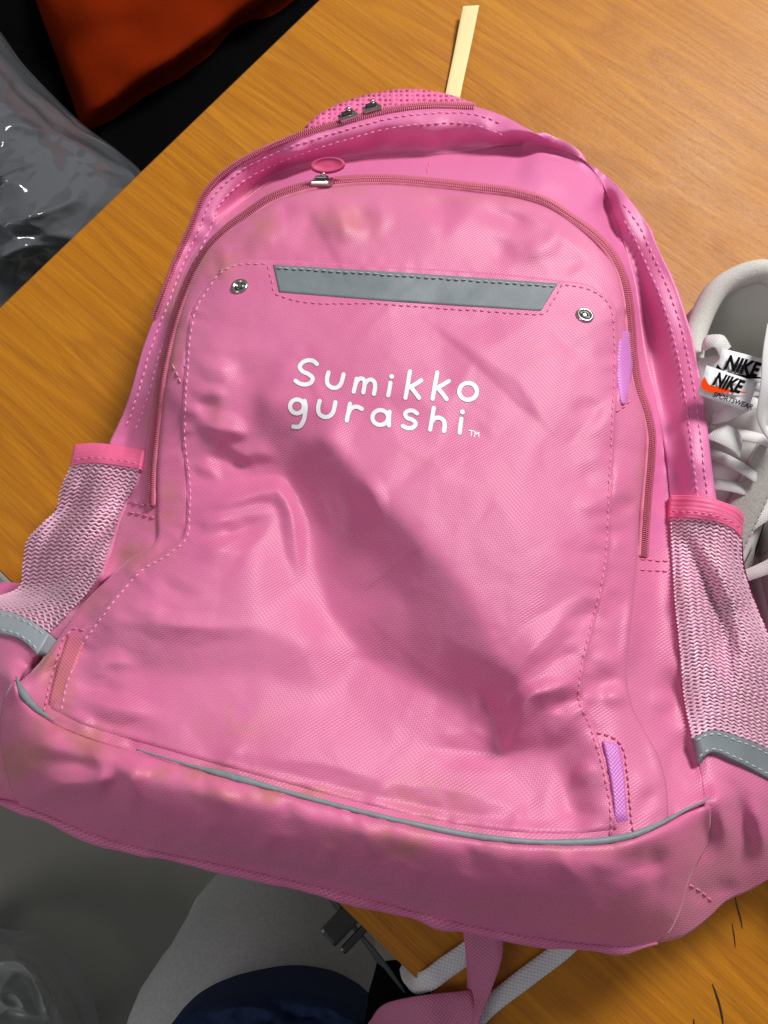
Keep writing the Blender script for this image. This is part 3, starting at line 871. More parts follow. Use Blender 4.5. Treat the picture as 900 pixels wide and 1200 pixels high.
def zipper(cv, parent, off=0.0012, half=5.0, pitch=2.3, tape=True, twin=False, name='zipper'):
    tp = strip(cv, -half, half).build(name, M['ztape'], parent, step=3.0, off=lambda A, B, u, v: off - .0006 + 0 * A, rim=0.002)
    c = curve(cv); tot = clen(cv)
    V = []; F = []
    rows = [(-1.7, 0), (1.7, .5)]
    for (du_, ph) in rows:
        s = ph * pitch
        while s < tot:
            f = s / tot
            q0 = c(np.array([max(0, f - .002), f, min(1, f + .002)]))
            d = q0[2] - q0[0]; d /= np.linalg.norm(d) + 1e-9
            nn2 = np.array([-d[1], d[0]])
            cen = q0[1] + nn2 * du_
            ends = np.array([cen - nn2 * 1.9, cen, cen + nn2 * 1.9])
            P, Nn = WP(ends[:, 0], ends[:, 1], np.array([off, off + .0006, off]))
            tt = P[2] - P[0]; tt /= np.linalg.norm(tt)
            al = np.cross(Nn[1], tt); r = pitch * .36 * (CAMH - P[1, 2]) / FOC
            m = len(V)
            for i in range(3):
                V += [P[i] - al * r, P[i] + Nn[1] * .0006, P[i] + al * r, P[i] - Nn[1] * .0005]
            for i in range(2):
                for j in range(4):
                    F.append((m + i * 4 + j, m + i * 4 + (j + 1) % 4, m + i * 4 + 4 + (j + 1) % 4, m + i * 4 + 4 + j))
            F += [(m + 3, m + 2, m + 1, m), (m + 8, m + 9, m + 10, m + 11)]
            s += pitch
    mesh('zipper_teeth', V, F, M['zteeth'], tp, True, kind='stuff')
    return tp


def lathe(name, prof, c, n, mat, parent, seg=24):
    """solid of revolution round normal n at c; prof = [(r, h), ...]"""
    n = np.asarray(n, float); n /= np.linalg.norm(n)
    a = np.cross(n, [0, 1, 0.01]); a /= np.linalg.norm(a); b = np.cross(n, a)
    V = []; F = []
    for r, h in prof:
        for k in range(seg):
            th = 2 * math.pi * k / seg
            V.append(np.asarray(c) + (a * math.cos(th) + b * math.sin(th)) * r + n * h)
    for i in range(len(prof) - 1):
        for k in range(seg):
            l = (k + 1) % seg
            F.append((i * seg + k, i * seg + l, (i + 1) * seg + l, (i + 1) * seg + k))
    F.append(tuple(range(seg))[::-1]); F.append(tuple((len(prof) - 1) * seg + k for k in range(seg)))
    return mesh(name, V, F, mat, parent, True)


# ---- big cloth parts
D_L = [(243, 291), (222, 336), (206, 390), (195, 450), (188, 500), (184, 550), (184, 600), (182, 634), (152, 655), (125, 680), (95, 710), (70, 745), (45, 778), (22, 800)]
D_T = [(243, 291), (267, 269), (290, 254), (317, 238), (352, 226), (391, 219), (446, 216), (508, 220), (561, 226), (606, 232), (641, 243), (672, 263), (695, 283)]
D_R = [(695, 283), (719, 312), (730, 350), (735, 400), (741, 443), (755, 483), (755, 533), (749, 600), (747, 650), (743, 700), (738, 750), (735, 800), (742, 831), (755, 855), (772, 887), (780, 914), (784, 962)]
D_B = [(22, 800), (38, 830), (60, 846), (100, 864), (160, 882), (217, 899), (300, 922), (380, 944), (460, 964), (575, 986), (660, 991), (720, 987), (739, 983), (784, 962)]
Patch(D_T, D_B, D_L, D_R).build('front_pocket', M['pink'], bag, step=4.0, edge=.0035, ew=9, sides='tlr', rim=0.010)

nb = 13
s_ = np.linspace(0, 1, 60)
E_B = [tuple(x) for x in curve(D_B)(np.linspace(0.062, 0.925, 16))]
E_L[-1] = E_B[0]; E_R[-1] = E_B[-1]
panel = Patch(E_T, E_B, E_L, E_R)
front_panel = panel.build('front_panel', M['pink_panel'], bag, step=2.0, edge=.0014, ew=4.0, sides='tlr', rim=0.002, off=lambda A, B, u, v: .0034 - .0060 * (1 - sstep((1 - B) * 520 / 16.)))
POFF = .0034 + .0014

Patch(O, G, [O[0], G[0]], [O[-1], G[-1]]).build('main_shell', M['pink_shell'], bag, step=3.2, rim=0.004)
Patch(G, Z, [G[0], Z[0]], [G[-1], Z[-1]]).build('pocket_gusset', M['pink_shell'], bag, step=3.0, rim=0.004, off=lambda A, B, u, v: -.0006 + 0 * A)
Patch([(144, 586), (176, 590), (190, 592)], [(104, 690), (140, 668), (190, 640)], [(144, 586), (132, 620), (104, 690)], [(190, 592), (190, 640)]).build('side_gusset', M['pink'], bag, step=3, rim=.006, off=lambda A, B, u, v: -.001 + 0 * A)
Patch([(742, 640), (788, 640)], [(780, 964), (805, 951), (834, 938)], [(742, 640), (738, 700), (730, 750), (727, 800), (733, 831), (746, 855), (762, 887), (772, 914), (780, 964)],
      [(788, 640), (791, 700), (798, 767), (804, 830), (812, 866), (819, 895), (826, 920), (834, 938)]).build('side_gusset', M['pink'], bag, step=3, rim=.008)
F_L = [(17, 793), (6, 815), (1, 835), (0, 862), (5, 897), (13, 925), (21, 944)]
F_R = [(834, 938), (830, 985), (816, 1015), (808, 1031), (803, 1052), (794, 1076), (784, 1093), (770, 1104)]
Patch(BP[:-1] + [(834, 938)], PB, [BP[0]] + F_L[1:-1] + [PB[0]], F_R).build('bottom_panel', M['pink_bottom'], bag, step=3.6, edge=.0055, ew=13, sides='tl', rim=.010, vs=1.5, off=lambda A, B, u, v: -.0040 * sstep((A - .93) / .07))
Patch([(-70, 720), (0, 741), (20, 746), (33, 755), (44, 765)], [(-70, 905), (-30, 930), (0, 941), (22, 946)], [(-70, 720), (-90, 800), (-70, 905)], [(44, 765), (30, 785), (21, 800), (12, 815), (7, 840), (6, 865), (10, 897), (17, 925), (22, 946)]).build('side_wing', M['pink'], bag, step=4, rim=.006)
Patch([(818, 893), (833, 881), (861, 891), (900, 911), (945, 930)], [(766, 1106), (800, 1098), (830, 1076), (850, 1057), (880, 1043), (900, 1031), (945, 1005)],
      [(818, 893), (822, 915), (826, 945), (822, 985), (805, 1020), (792, 1050), (782, 1076), (766, 1106)], [(945, 930), (960, 970), (945, 1005)]).build('side_wing', M['pink'], bag, step=3.5, rim=.006)

# ---- mesh side pockets
def mesh_pocket(top, bottom, left, right, rows_px=4.7, wave_px=8.4, n_label=None):
    pt = Patch(top, bottom, left, right)
    body = pt.build('mesh_pocket', M['meshbase'], bag, step=3.5, off=lambda A, B, u, v: .0016 + 0 * A, rim=.006)
    V = []; F = []
    nr = int(pt.h / rows_px)
    for r in range(nr):
        b0 = (r + .5) / nr
        q = pt.uv(np.linspace(0, 1, 30), np.full(30, b0))
        wpx = np.linalg.norm(np.diff(q, axis=0), axis=1).sum()
        npt = max(6, int(wpx / (wave_px / 2)))
        a = np.linspace(0.004, .996, npt * 2 + 1)
        tri = np.abs(((np.arange(npt * 2 + 1) * 0.5 + (r % 2) * 0.0) % 2) - 1) * 2 - 1
        tri = np.clip(tri * 1.15, -1, 1)
        b = np.clip(b0 + tri * 0.27 / nr + rng.normal(0, .03, len(a)) / nr, 0.002, .998)
        P, Nn = pt.at(a, b, .0022 + .0002 * np.cos(np.arange(len(a)) * math.pi))
        t, bi = frame_along(P, Nn)
        wv = (1.30 + .3 * np.sin(np.arange(len(a)) * 1.7 + r)) * (CAMH - P[:, 2]) / FOC
        m = len(V)
        for i in range(len(a)):
            V += [P[i] - bi[i] * wv[i], P[i] + Nn[i] * .0006, P[i] + bi[i] * wv[i]]
        for i in range(len(a) - 1):
            for j in range(2):
                F.append((m + i * 3 + j, m + i * 3 + 3 + j, m + i * 3 + 4 + j, m + i * 3 + j + 1))
    mesh('mesh_threads', V, F, M['meshthread'], body, True, kind='stuff')
    return pt


RT = [(785, 606), (817, 607), (847, 613), (863, 622), (869, 628)]
RB = [(811, 866), (833, 856), (867, 864), (900, 878), (945, 905)]
mesh_pocket(RT, RB, [(785, 606), (790, 700), (797, 767), (803, 830), (811, 866)], [(869, 628), (870, 660), (878, 690), (890, 720), (902, 748), (925, 810), (945, 905)])
LT = [(83, 545), (100, 542), (133, 544), (164, 549)]
LB = [(-60, 690), (0, 714), (20, 720), (40, 730), (58, 743)]
mesh_pocket(LT, LB, [(83, 545), (70, 577), (66, 597), (50, 613), (32, 633), (27, 660), (22, 688), (0, 698), (-60, 690)], [(164, 549), (160, 567), (147, 590), (138, 613), (131, 637), (112, 683), (85, 715), (58, 743)])


def band(top, bottom, mat, name, ribs=0, thread=None, off=.003, thin=.0012, margins=(.16, .84)):
    pt = Patch(top, bottom, [top[0], bottom[0]], [top[-1], bottom[-1]])
    f = (lambda A, B, u, v: off + .00028 * np.cos(B * 2 * math.pi * ribs)) if ribs else (lambda A, B, u, v: off + 0 * A)
    o = pt.build(name, mat, bag, step=1.6 if ribs else 3, off=f, edge=thin, ew=3.5, rim=.005)
    if thread:
        for mgn in margins:
            q = pt.uv(np.linspace(.01, .99, 30), np.full(30, mgn))
            stitches('stitching', q.tolist(), thread, o, off=off + thin + .0001)
    return o


band([(785, 580), (817, 581), (847, 588), (867, 598), (872, 606)], [(784, 606), (817, 608), (847, 614), (863, 623), (869, 630)], M['elastic'], 'elastic_hem', 5, M['thread'], off=.0032, margins=(.72,))
band([(87, 521), (110, 519), (133, 521), (168, 527)], [(82, 546), (100, 543), (133, 545), (164, 550)], M['elastic'], 'elastic_hem', 5, M['thread'], off=.0032, margins=(.72,))
band([(811, 865), (833, 856), (867, 864), (900, 878), (945, 905)], [(817, 895), (833, 882), (861, 892), (900, 912), (945, 935)], M['reflect'], 'reflective_band', 0, M['thread_grey'])
band([(-60, 690), (0, 714), (20, 720), (40, 730), (58, 743)], [(-60, 722), (0, 742), (20, 747), (33, 756), (44, 768)], M['reflect_pale'], 'reflective_band', 0, M['thread_grey'])

# ---- grey stripe on the panel
sp = Patch([(320, 310), (450, 318), (654, 332)], [(327, 342), (450, 352), (634, 364)], [(320, 310), (327, 342)], [(654, 332), (634, 364)])
stripe = sp.build('reflective_stripe', M['reflect'], bag, step=3, off=lambda A, B, u, v: POFF + .0003 + 0 * A, rim=.0012)
stitches('stitching', [(322, 313.5), (450, 321.5), (652, 335.5)], M['thread_grey'], stripe, off=POFF + .0008)
stitches('stitching', [(313, 308), (318, 326), (324, 345), (329, 347), (450, 356), (560, 364), (630, 368), (637, 368), (647, 354), (660, 332)], M['thread'], front_panel, off=POFF + .0002)

# ---- seams on the panel and around it
stitches('stitching', [(314, 309), (296, 309), (275, 311), (258, 320), (245, 337), (230, 362), (223, 393), (220, 430), (217, 480), (217, 520), (222, 560), (222, 600), (218, 631), (200, 648), (168, 667), (140, 697), (117, 727), (100, 750), (88, 777), (78, 803), (71, 838)], M['thread_lilac'], front_panel, off=POFF + .0001)
stitches('stitching', [(659, 333), (690, 339), (706, 348), (716, 361), (719, 384), (720, 433), (717, 500), (713, 583), (708, 667), (693, 733), (680, 790), (678, 815), (694, 858), (706, 898), (715, 945), (717, 980)], M['thread'], front_panel, off=POFF + .0001)
for d in (9, 21):
    pl = offs(O, d)
    for lo_, hi_ in ((3, int(np.argmax(pl[:, 0] > 596))), (int(np.argmax(pl[:, 0] > 726)), len(pl))):
        stitches('stitching', pl[lo_:hi_].tolist(), M['thread_lilac'], bag, off=.0003)
stitches('stitching', [(153, 588), (182, 596)], M['thread'], bag, off=.0004)
stitches('stitching', [(148, 599), (182, 606)], M['thread'], bag, off=.0004)
stitches('stitching', [(748, 655), (788, 658)], M['thread'], bag, off=.0006)
stitches('stitching', [(748, 667), (789, 670)], M['thread'], bag, off=.0006)
stitches('stitching', [(806, 1036), (822, 1045), (834, 1056)], M['thread'], bag, off=.0006)
stitches('stitching', [(506, 186), (502, 196), (500, 207)], M['thread'], bag, off=.0006)
stitches('stitching', [(719, 483), (727, 479), (735, 473), (742, 466)], M['thread'], bag, off=.0042)
stitches('stitching', [(201, 425), (207, 437), (214, 452)], M['thread_lilac'], bag, off=.0042)

# ---- zippers
zipper(Z, bag, off=.0022)
main_zip = offs(O_L[4:], -1.0).tolist()
zipper(main_zip, bag, off=.0012, half=2.5, pitch=2.4)


def slider(u, v, du_, dv_, sc_=1.0, pull=None, off=.003):
    P, Nn = WP(np.array([u - du_, u, u + du_]), np.array([v - dv_, v, v + dv_]), off)
    t = P[2] - P[0]; L = np.linalg.norm(t); t /= L
    n = Nn[1]; b = np.cross(n, t)
    k = .0068 * sc_
    body = box('zipper_slider', P[1] + n * .0012, t * k * .9, b * k * .55, n * .0016, M['metal'], bag, .0012)
    box('slider_bridge', P[1] + n * .0036, t * k * .55, b * k * .20, n * .0009, M['darkmetal'], body, .0006)
    lathe('slider_post', [(.0013, 0), (.0015, .0016), (.0008, .0022)], P[1] + n * .0042 + t * .001, n, M['metal'], body, 10)
    return P[1], n, t, b, body


p, n, t, b, s1 = slider(378, 216, 12, 0, 1.0, off=.0034)
# oval rubber pull on that slider
c0 = p - b * -.0065 + n * .0055
c0 = PT(384, 194, p[2] + .0035)
V = []; F = []
seg = 36
nn = np.array([0.05, -.35, .93]); nn /= np.linalg.norm(nn)
tx = np.array([1, .10, .0]); tx -= nn * (tx @ nn); tx /= np.linalg.norm(tx); ty = np.cross(nn, tx)
for (r, h) in [(.90, -.0016), (1.0, -.0009), (1.0, .0009), (.93, .0016), (.80, .0016), (.76, .0011), (.3, .0011)]:
    for k in range(seg):
        th = 2 * math.pi * k / seg
        V.append(c0 + tx * math.cos(th) * r * .0098 + ty * math.sin(th) * r * .0042 + nn * h)
for i in range(6):
    for k in range(seg):
        l = (k + 1) % seg
        F.append((i * seg + k, i * seg + l, (i + 1) * seg + l, (i + 1) * seg + k))
F.append(tuple(range(seg))[::-1]); F.append(tuple(6 * seg + k for k in range(seg)))
o = mesh('zipper_pull', V, F, M['pull'], s1, True)
slider(408, 139, 12, -4, .95, off=.002)
slider(436, 130, 12, -3, .95, off=.002)

# ---- air mesh of the back pad showing over the top edge
am, nt, b_ = new_mat('pink_air_mesh')
tc = N(nt, 'ShaderNodeTexCoord'); vo = N(nt, 'ShaderNodeTexVoronoi'); vo.inputs['Scale'].default_value = 330; vo.inputs['Randomness'].default_value = 0.25
nt.links.new(tc.outputs['UV'], vo.inputs['Vector'])
cr_ = N(nt, 'ShaderNodeValToRGB'); cr_.color_ramp.elements[0].position = .16; cr_.color_ramp.elements[0].color = (.30, .02, .10, 1); cr_.color_ramp.elements[1].position = .38; cr_.color_ramp.elements[1].color = (.80, .16, .36, 1)
nt.links.new(vo.outputs['Distance'], cr_.inputs[0]); nt.links.new(cr_.outputs[0], b_.inputs['Base Color'])
bp = N(nt, 'ShaderNodeBump'); bp.inputs['Strength'].default_value = .9; bp.inputs['Distance'].default_value = .0012
nt.links.new(vo.outputs['Distance'], bp.inputs['Height']); nt.links.new(bp.outputs[0], b_.inputs['Normal']); b_.inputs['Roughness'].default_value = .6
M['airmesh'] = am
Patch([(356, 150), (372, 135), (391, 124), (415, 115), (438, 109), (484, 104), (520, 109), (557, 121)], [(356, 164), (403, 151), (453, 138), (500, 132), (557, 133)], [(356, 150), (356, 164)], [(557, 121), (557, 133)]).build('back_pad', M['airmesh'], bag, step=2.5, edge=.004, ew=10, sides='t', rim=.02, off=lambda A, B, u, v: -.002 - .006 * B - .008 * np.clip(1 - A * 9, 0, 1))

# ---- pipings
pipe('reflective_piping', [(19, 793), (26, 812), (39, 828), (64, 845)], .0015, .0034, M['piping_grey'], bag, taper=25)
pipe('reflective_piping', offs(BP[5:], -1.5).tolist(), .0013, .0034, M['piping_grey'], bag, taper=120)
pipe('bottom_piping', offs([(-4, 938)] + PB, 1.0).tolist(), .0034, .0030, M['pipe'], bag, wob=.25, taper=45)

# ---- webbing tabs and loops
Patch([(707, 868), (726, 873)], [(722, 976), (737, 973)], [(707, 868), (714, 900), (720, 942), (722, 976)], [(726, 873), (731, 903), (734, 940), (737, 973)]).build('webbing_tab', M['lilac'], bag, step=3, off=lambda A, B, u, v: .0050 - .003 * sstep((B - .8) * 5), rim=.0015, soft=True)
stitches('stitching', [(697, 858), (712, 861), (722, 866), (730, 876), (735, 903), (739, 945), (743, 981)], M['thread'], bag, off=.0042)
Patch([(80, 743), (101, 745)], [(55, 836), (72, 842)], [(80, 743), (68, 780), (60, 810), (55, 836)], [(101, 745), (90, 775), (80, 803), (72, 842)]).build('webbing_tab', M['salmon'], bag, step=3, off=lambda A, B, u, v: .0050 - .003 * sstep((B - .8) * 5), rim=.0015, soft=True)
stitches('stitching', [(101, 739), (86, 737), (78, 744), (65, 780), (56, 812), (51, 836)], M['thread'], bag, off=.0042)
Patch([(727, 388), (741, 389)], [(727, 470), (733, 475)], [(727, 388), (724, 420), (724, 450), (727, 470)], [(741, 389), (742, 420), (739, 450), (733, 475)]).build('webbing_loop', M['lilac'], bag, step=2.5, off=lambda A, B, u, v: .0045 + .0012 * np.sin(A * math.pi) + 0 * A, rim=.003, soft=True)
Patch([(219, 352), (228, 348)], [(203, 425), (216, 430)], [(219, 352), (209, 385), (203, 425)], [(228, 348), (220, 390), (216, 430)]).build('webbing_loop', M['lilac'], bag, step=2.5, off=lambda A, B, u, v: .0040 + 0 * A, rim=.003, soft=True)

# ---- snaps
for (u, v) in ((281, 336), (685, 370)):
    P, Nn = WP(np.array([u]), np.array([v]), POFF)
    s = lathe('snap', [(.0046, -.001), (.0046, .0004), (.0042, .0011), (.0034, .0013), (.0029, .0009), (.0024, .0004)], P[0], Nn[0], M['metal'], bag, 28)
    lathe('snap_socket', [(.0025, .0001), (.0024, .0007), (.0019, .0012), (.0015, .0011), (.0011, .0003), (.0005, .0002)], P[0], Nn[0], M['darkmetal'], s, 20)

# ---- printed lettering
def ribbon(V, F, pts, hw, off, closed=False):
    """pts in px; appends a slightly domed print stroke with round ends"""
    p = np.asarray(pts, float)
    c = curve(p); L = clen(p)
    n = max(5, int(L / 1.6)); s = np.linspace(0, 1, n)
    q = c(s)
    t = np.gradient(q, axis=0); t /= np.linalg.norm(t, axis=1, keepdims=True) + 1e-9
    if closed:
        t[0] = t[-1] = (q[1] - q[-2]) / np.linalg.norm(q[1] - q[-2])
    w = np.full(n, hw)
    if not closed:
        k = 5
        th = np.linspace(0, 1, k)[:-1] * math.pi / 2
        pre = q[0] - t[0] * (hw * np.cos(th))[:, None]; post = q[-1] + t[-1] * (hw * np.cos(th[::-1]))[:, None]
        w = np.concatenate([hw * np.sin(th) + .02, w, hw * np.sin(th[::-1]) + .02])
        t = np.vstack([np.repeat(t[:1], k - 1, 0), t, np.repeat(t[-1:], k - 1, 0)])
        q = np.vstack([pre, q, post])
    nn = np.stack([-t[:, 1], t[:, 0]], -1)
    cols = [(-1, .0), (-.5, .0), (0, .0), (.5, .0), (1, .0)]
    m = len(V)
    for kx, oh in cols:
        qq = q + nn * (w * kx)[:, None]
        P, _ = WP(qq[:, 0], qq[:, 1], off + oh)
        V.extend(P)
    h = len(q)
    for j in range(len(cols) - 1):
        for i in range(h - 1):
            F.append((m + j * h + i, m + (j + 1) * h + i, m + (j + 1) * h + i + 1, m + j * h + i + 1))


def ell(cx, cy, rx, ry, rot=0.0, n=20):
    th = np.linspace(0, 2 * math.pi, n + 1)
    x = rx * np.cos(th); y = ry * np.sin(th)
    c, s = math.cos(rot), math.sin(rot)
    return np.stack([cx + x * c - y * s, cy + x * s + y * c], -1).tolist()


word1 = [
    ('S', [[(178, 92), (164, 80), (140, 77), (117, 88), (108, 104), (118, 120), (145, 134), (161, 150), (154, 167), (132, 175), (108, 171), (91, 160)]]),
    ('u', [[(225, 126), (219, 150), (222, 174), (240, 188), (262, 186), (276, 170), (282, 150), (286, 134)]]),
    ('m', [[(339, 152), (333, 180), (327, 204)], [(334, 175), (343, 158), (357, 150), (370, 158), (371, 178), (366, 207)], [(370, 178), (380, 162), (395, 155), (409, 162), (414, 182), (409, 213)]]),
    ('i', [[(476, 168), (472, 195), (467, 219)], [(481, 142), (481.5, 143)]]),
    ('k', [[(555, 122), (546, 178), (537, 229)], [(601, 158), (575, 175), (545, 190)], [(558, 184), (575, 206), (592, 229)]]),
    ('k', [[(666, 126), (656, 182), (647, 233)], [(713, 161), (685, 178), (655, 194)], [(668, 188), (686, 210), (704, 234)]]),
    ('o', [('c', ell(791, 203, 36, 34))]),
    ('g', [('c', ell(97, 264, 28, 28)), [(128, 242), (132, 262), (130, 290), (122, 325), (106, 346), (82, 346)]]),
    ('u', [[(189, 242), (183, 268), (187, 293), (205, 306), (228, 304), (243, 288), (249, 266), (253, 247)]]),
    ('r', [[(312, 253), (305, 290), (299, 321)], [(306, 292), (315, 274), (332, 265), (347, 267), (360, 274)]]),
    ('a', [('c', ell(435, 309, 32, 30)), [(472, 286), (470, 315), (470, 341)]]),
    ('s', [[(584, 292), (566, 281), (546, 283), (535, 295), (543, 309), (566, 319), (579, 333), (570, 348), (547, 352), (527, 344)]]),
    ('h', [[(652, 270), (644, 318), (637, 358)], [(643, 328), (656, 312), (676, 310), (692, 322), (696, 342), (693, 364)]]),
    ('i', [[(764, 314), (760, 344), (757, 370)], [(768, 286), (768.5, 287)]]),
]
S_ = 3.4615
for ch, strokes in word1:
    for (hw, mat, off, nm) in ((2.9, M['inkedge'], POFF + .00016, 'letter_outline'), (2.5, M['ink'], POFF + .00026, 'letter')):
        V = []; F = []
        for k, st in enumerate(strokes):
            closed = st[0] == 'c'
            pts = np.array(st[1] if closed else st, float) / S_ + np.array([320, 400])
            if len(pts) == 2:
                pts = np.array([pts[0], (pts[0] + pts[1]) / 2, pts[1]])
            ribbon(V, F, pts, hw * (1.12 if len(st) == 2 and not closed else 1), off + k * .00003, closed)
        if nm == 'letter':
            lo = mesh('letter', V, F, M['ink'], front_panel, False)
        else:
            edge_data = (V, F)
    mesh('letter_outline', edge_data[0], edge_data[1], M['inkedge'], front_panel, False)
for strokes in ([[(794, 361), (816, 364)], [(806, 364), (803, 383)]], [[(817, 386), (821, 364), (826, 379), (834, 366), (834, 388)]]):
    V = []; F = []
    for k, st in enumerate(strokes):
        pts = np.array(st, float) / S_ + np.array([320, 400])
        ribbon(V, F, pts, .62, POFF + .0003 + k * .00003)
    mesh('letter', V, F, M['ink'], front_panel, True)

# ---- back and underside of the bag, down to the table
def skirt(name, cv, inset, zb, mat, n=80, steps=7):
    q = curve(cv)(np.linspace(0, 1, n))
    P, Nn = WP(q[:, 0], q[:, 1], -.0012)
    cen = np.array([0.0, 0.17, 0])
    V = []
    for k in range(steps):
        f = k / (steps - 1)
        z = P[:, 2] * (1 - f) + zb * f
        d = cen - P; d[:, 2] = 0; d /= np.linalg.norm(d, axis=1, keepdims=True)
        shift = inset * (f ** 1.5) - .004 * math.sin(f * math.pi)
        X = P + d * shift; X[:, 2] = z
        V.append(X)
    V = np.array(V); idx = np.arange(steps * n).reshape(steps, n)
    F = np.stack([idx[1:, :-1], idx[1:, 1:], idx[:-1, 1:], idx[:-1, :-1]], -1).reshape(-1, 4).tolist()
    L = np.concatenate([[0], np.cumsum(np.linalg.norm(np.diff(P, axis=0), axis=1))])
    uv = np.stack([np.tile(L, steps), V[..., 2].ravel()], -1)
    return mesh(name, V.reshape(-1, 3), F, mat, bag, True, uv, {'dirt': np.full(steps * n, .1)})


skirt('back_panel', [(-70, 905), (-90, 800), (-70, 720), (-60, 692), (0, 700), (22, 690), (27, 660), (32, 634), (50, 614), (66, 597), (70, 577), (83, 546), (88, 524), (110, 521), (128, 522)] + O[1:-1] + [(842, 590), (867, 600), (870, 630), (872, 660), (880, 690), (892, 720), (925, 810), (945, 905), (958, 970), (945, 1005)], .02, .003, M['pink_shell'], 160)
skirt('underside', [(-70, 905), (-30, 930), (0, 941)] + PB + [(805, 1096), (830, 1076), (850, 1057), (880, 1043), (900, 1031), (945, 1005)], .045, .004, M['pink_bottom'], 120)
# ------------------------------------------------------------------ straps under the bag
def ribbon3(name, C, Wd, mat, parent=None, thick=.0012, n=50, label=None, ribs=0):
    """flat strap: centre points C, half-width vectors Wd (3-D), as one closed strip"""
    c = curve(np.asarray(C, float)); w = curve(np.asarray(Wd, float)) if len(Wd) > 2 else None
    s = np.linspace(0, 1, n)
    # interpolate widths against control index
    L = np.concatenate([[0], np.cumsum(np.linalg.norm(np.diff(np.asarray(C, float), axis=0), axis=1))]); L /= L[-1]
    P = c(s); Wv = np.stack([np.interp(s, L, np.asarray(Wd, float)[:, k]) for k in range(3)], -1)
    t = np.gradient(P, axis=0); nn = np.cross(t, Wv); nn /= np.linalg.norm(nn, axis=1, keepdims=True) + 1e-12
    cols = [(-1, 0), (-.97, .6), (-.5, 1), (0, 1), (.5, 1), (.97, .6), (1, 0), (.97, -.6), (0, -1), (-.97, -.6)]
    V = np.stack([P + Wv * a + nn * b * thick for a, b in cols], 1)
    k = len(cols); F = []
    for i in range(n - 1):
        for j in range(k):
            F.append((i * k + j, i * k + (j + 1) % k, (i + 1) * k + (j + 1) % k, (i + 1) * k + j))
    F.append(tuple(range(k - 1, -1, -1))); F.append(tuple((n - 1) * k + j for j in range(k)))
    tot = np.linalg.norm(np.diff(P, axis=0), axis=1).sum()
    wl = np.linalg.norm(Wv, axis=1).mean()
    uv = np.stack([np.repeat(s * tot, k), np.tile([a * wl for a, b in cols], n)], -1)
    return mesh(name, V.reshape(-1, 3), F, mat, parent, True, uv, {'dirt': np.zeros(n * k)})


M['strap'] = fabric('pink_webbing', (0.56, 0.155, 0.29), per=.0019, weave=.7, twill=False, rough=.55)
M['cotton'] = fabric('white_cotton_tape', (0.62, 0.63, 0.66), per=.0022, weave=.45, twill=False, rough=.75, dirt=(.4, .4, .4))
M['blackplastic'] = plain('black_plastic', (0.012, 0.012, 0.013), 0.28, spec=.5)
M['blackfabric'] = plain('black_fabric', (0.0022, 0.0022, 0.0024), 0.95, spec=.03, noise=.3, scale=60)


def W3(pts):
    return [PT(*p) for p in pts]


ribbon3('shoulder_strap', W3([(560, 1060, .03), (566, 1095, .022), (567, 1125, .016), (561, 1160, .010), (551, 1195, .008), (545, 1230, .006)]),
        [(.0095, 0, 0), (.0095, .001, .001), (.0085, .002, .004), (.0052, .001, .006), (.0030, 0, .006), (.004, 0, .005)], M['strap'], bag, .0008)
ribbon3('shoulder_strap', W3([(558, 1184, .010), (535, 1186, .007), (500, 1190, .006), (462, 1197, -.012), (440, 1215, -.05)]),
        [(.002, -.0080, .003), (.002, -.0088, 0), (.001, -.0090, 0), (.003, -.0090, -.001), (.004, -.008, -.004)], M['strap'], bag, .0008)

cord = ribbon3('white_tape', W3([(690, 1085, .012), (660, 1112, .006), (610, 1150, .004), (570, 1182, .004), (540, 1215, .003)]),
               [(.0025, -.0035, 0), (.0026, -.0036, .001), (.0026, -.0036, .001), (.0027, -.0035, 0), (.0028, -.0035, 0)], M['cotton'], None, .0011)
tagit(cord, 'white cotton tape running from under the bag to the bottom edge of the picture', 'tape', 'white cotton tapes')
cord2 = ribbon3('white_tape', W3([(575, 1092, .012), (548, 1116, .005), (522, 1134, .004), (503, 1148, .0035), (491, 1152, -.001), (481, 1143, -.018), (476, 1128, -.05)]),
                [(.0030, -.0042, 0), (.0030, -.0042, 0), (.0028, -.0044, 0), (.0022, -.0046, 0), (.0004, -.0050, .0), (-.0030, -.0040, .0), (-.0036, -.0034, 0)], M['cotton'], None, .0011)
tagit(cord2, 'short white cotton tape folded over the table edge behind the pink strap', 'tape', 'white cotton tapes')

# black strap with a buckle hanging beside the table edge
bk = empty('black_strap', tuple(float(x) for x in PT(430, 1120, -.06)))
tagit(bk, 'black strap with plastic buckle hanging at the table edge', 'strap')
M['greyweb'] = plain('dark_grey_webbing', (0.055, 0.06, 0.06), .6, noise=.2, scale=500)
ribbon3('webbing', W3([(388, 1050, -.03), (405, 1075, -.035), (430, 1105, -.04), (452, 1135, -.05), (470, 1165, -.07)]), [(.007, -.006, .001)] * 5, M['greyweb'], bk, .0010)
bc = PT(404, 1078, -.026)
bt = (PT(430, 1108, -.03) - PT(380, 1050, -.03)); bt /= np.linalg.norm(bt); bn = np.array([0, 0, 1.]); bs = np.cross(bn, bt)
box('buckle', bc, bt * .006, bs * .013, bn * .003, M['blackplastic'], bk, .002)
box('buckle_bar', bc + bn * .003 + bt * .010, bt * .0022, bs * .011, bn * .002, M['blackplastic'], bk, .0015)
ribbon3('strap_tail', W3([(462, 1130, -.05), (468, 1160, -.06), (470, 1195, -.08), (465, 1240, -.1)]), [(.010, 0, 0), (.018, .002, 0), (.022, .002, 0), (.022, 0, 0)], M['blackfabric'], bk, .003)

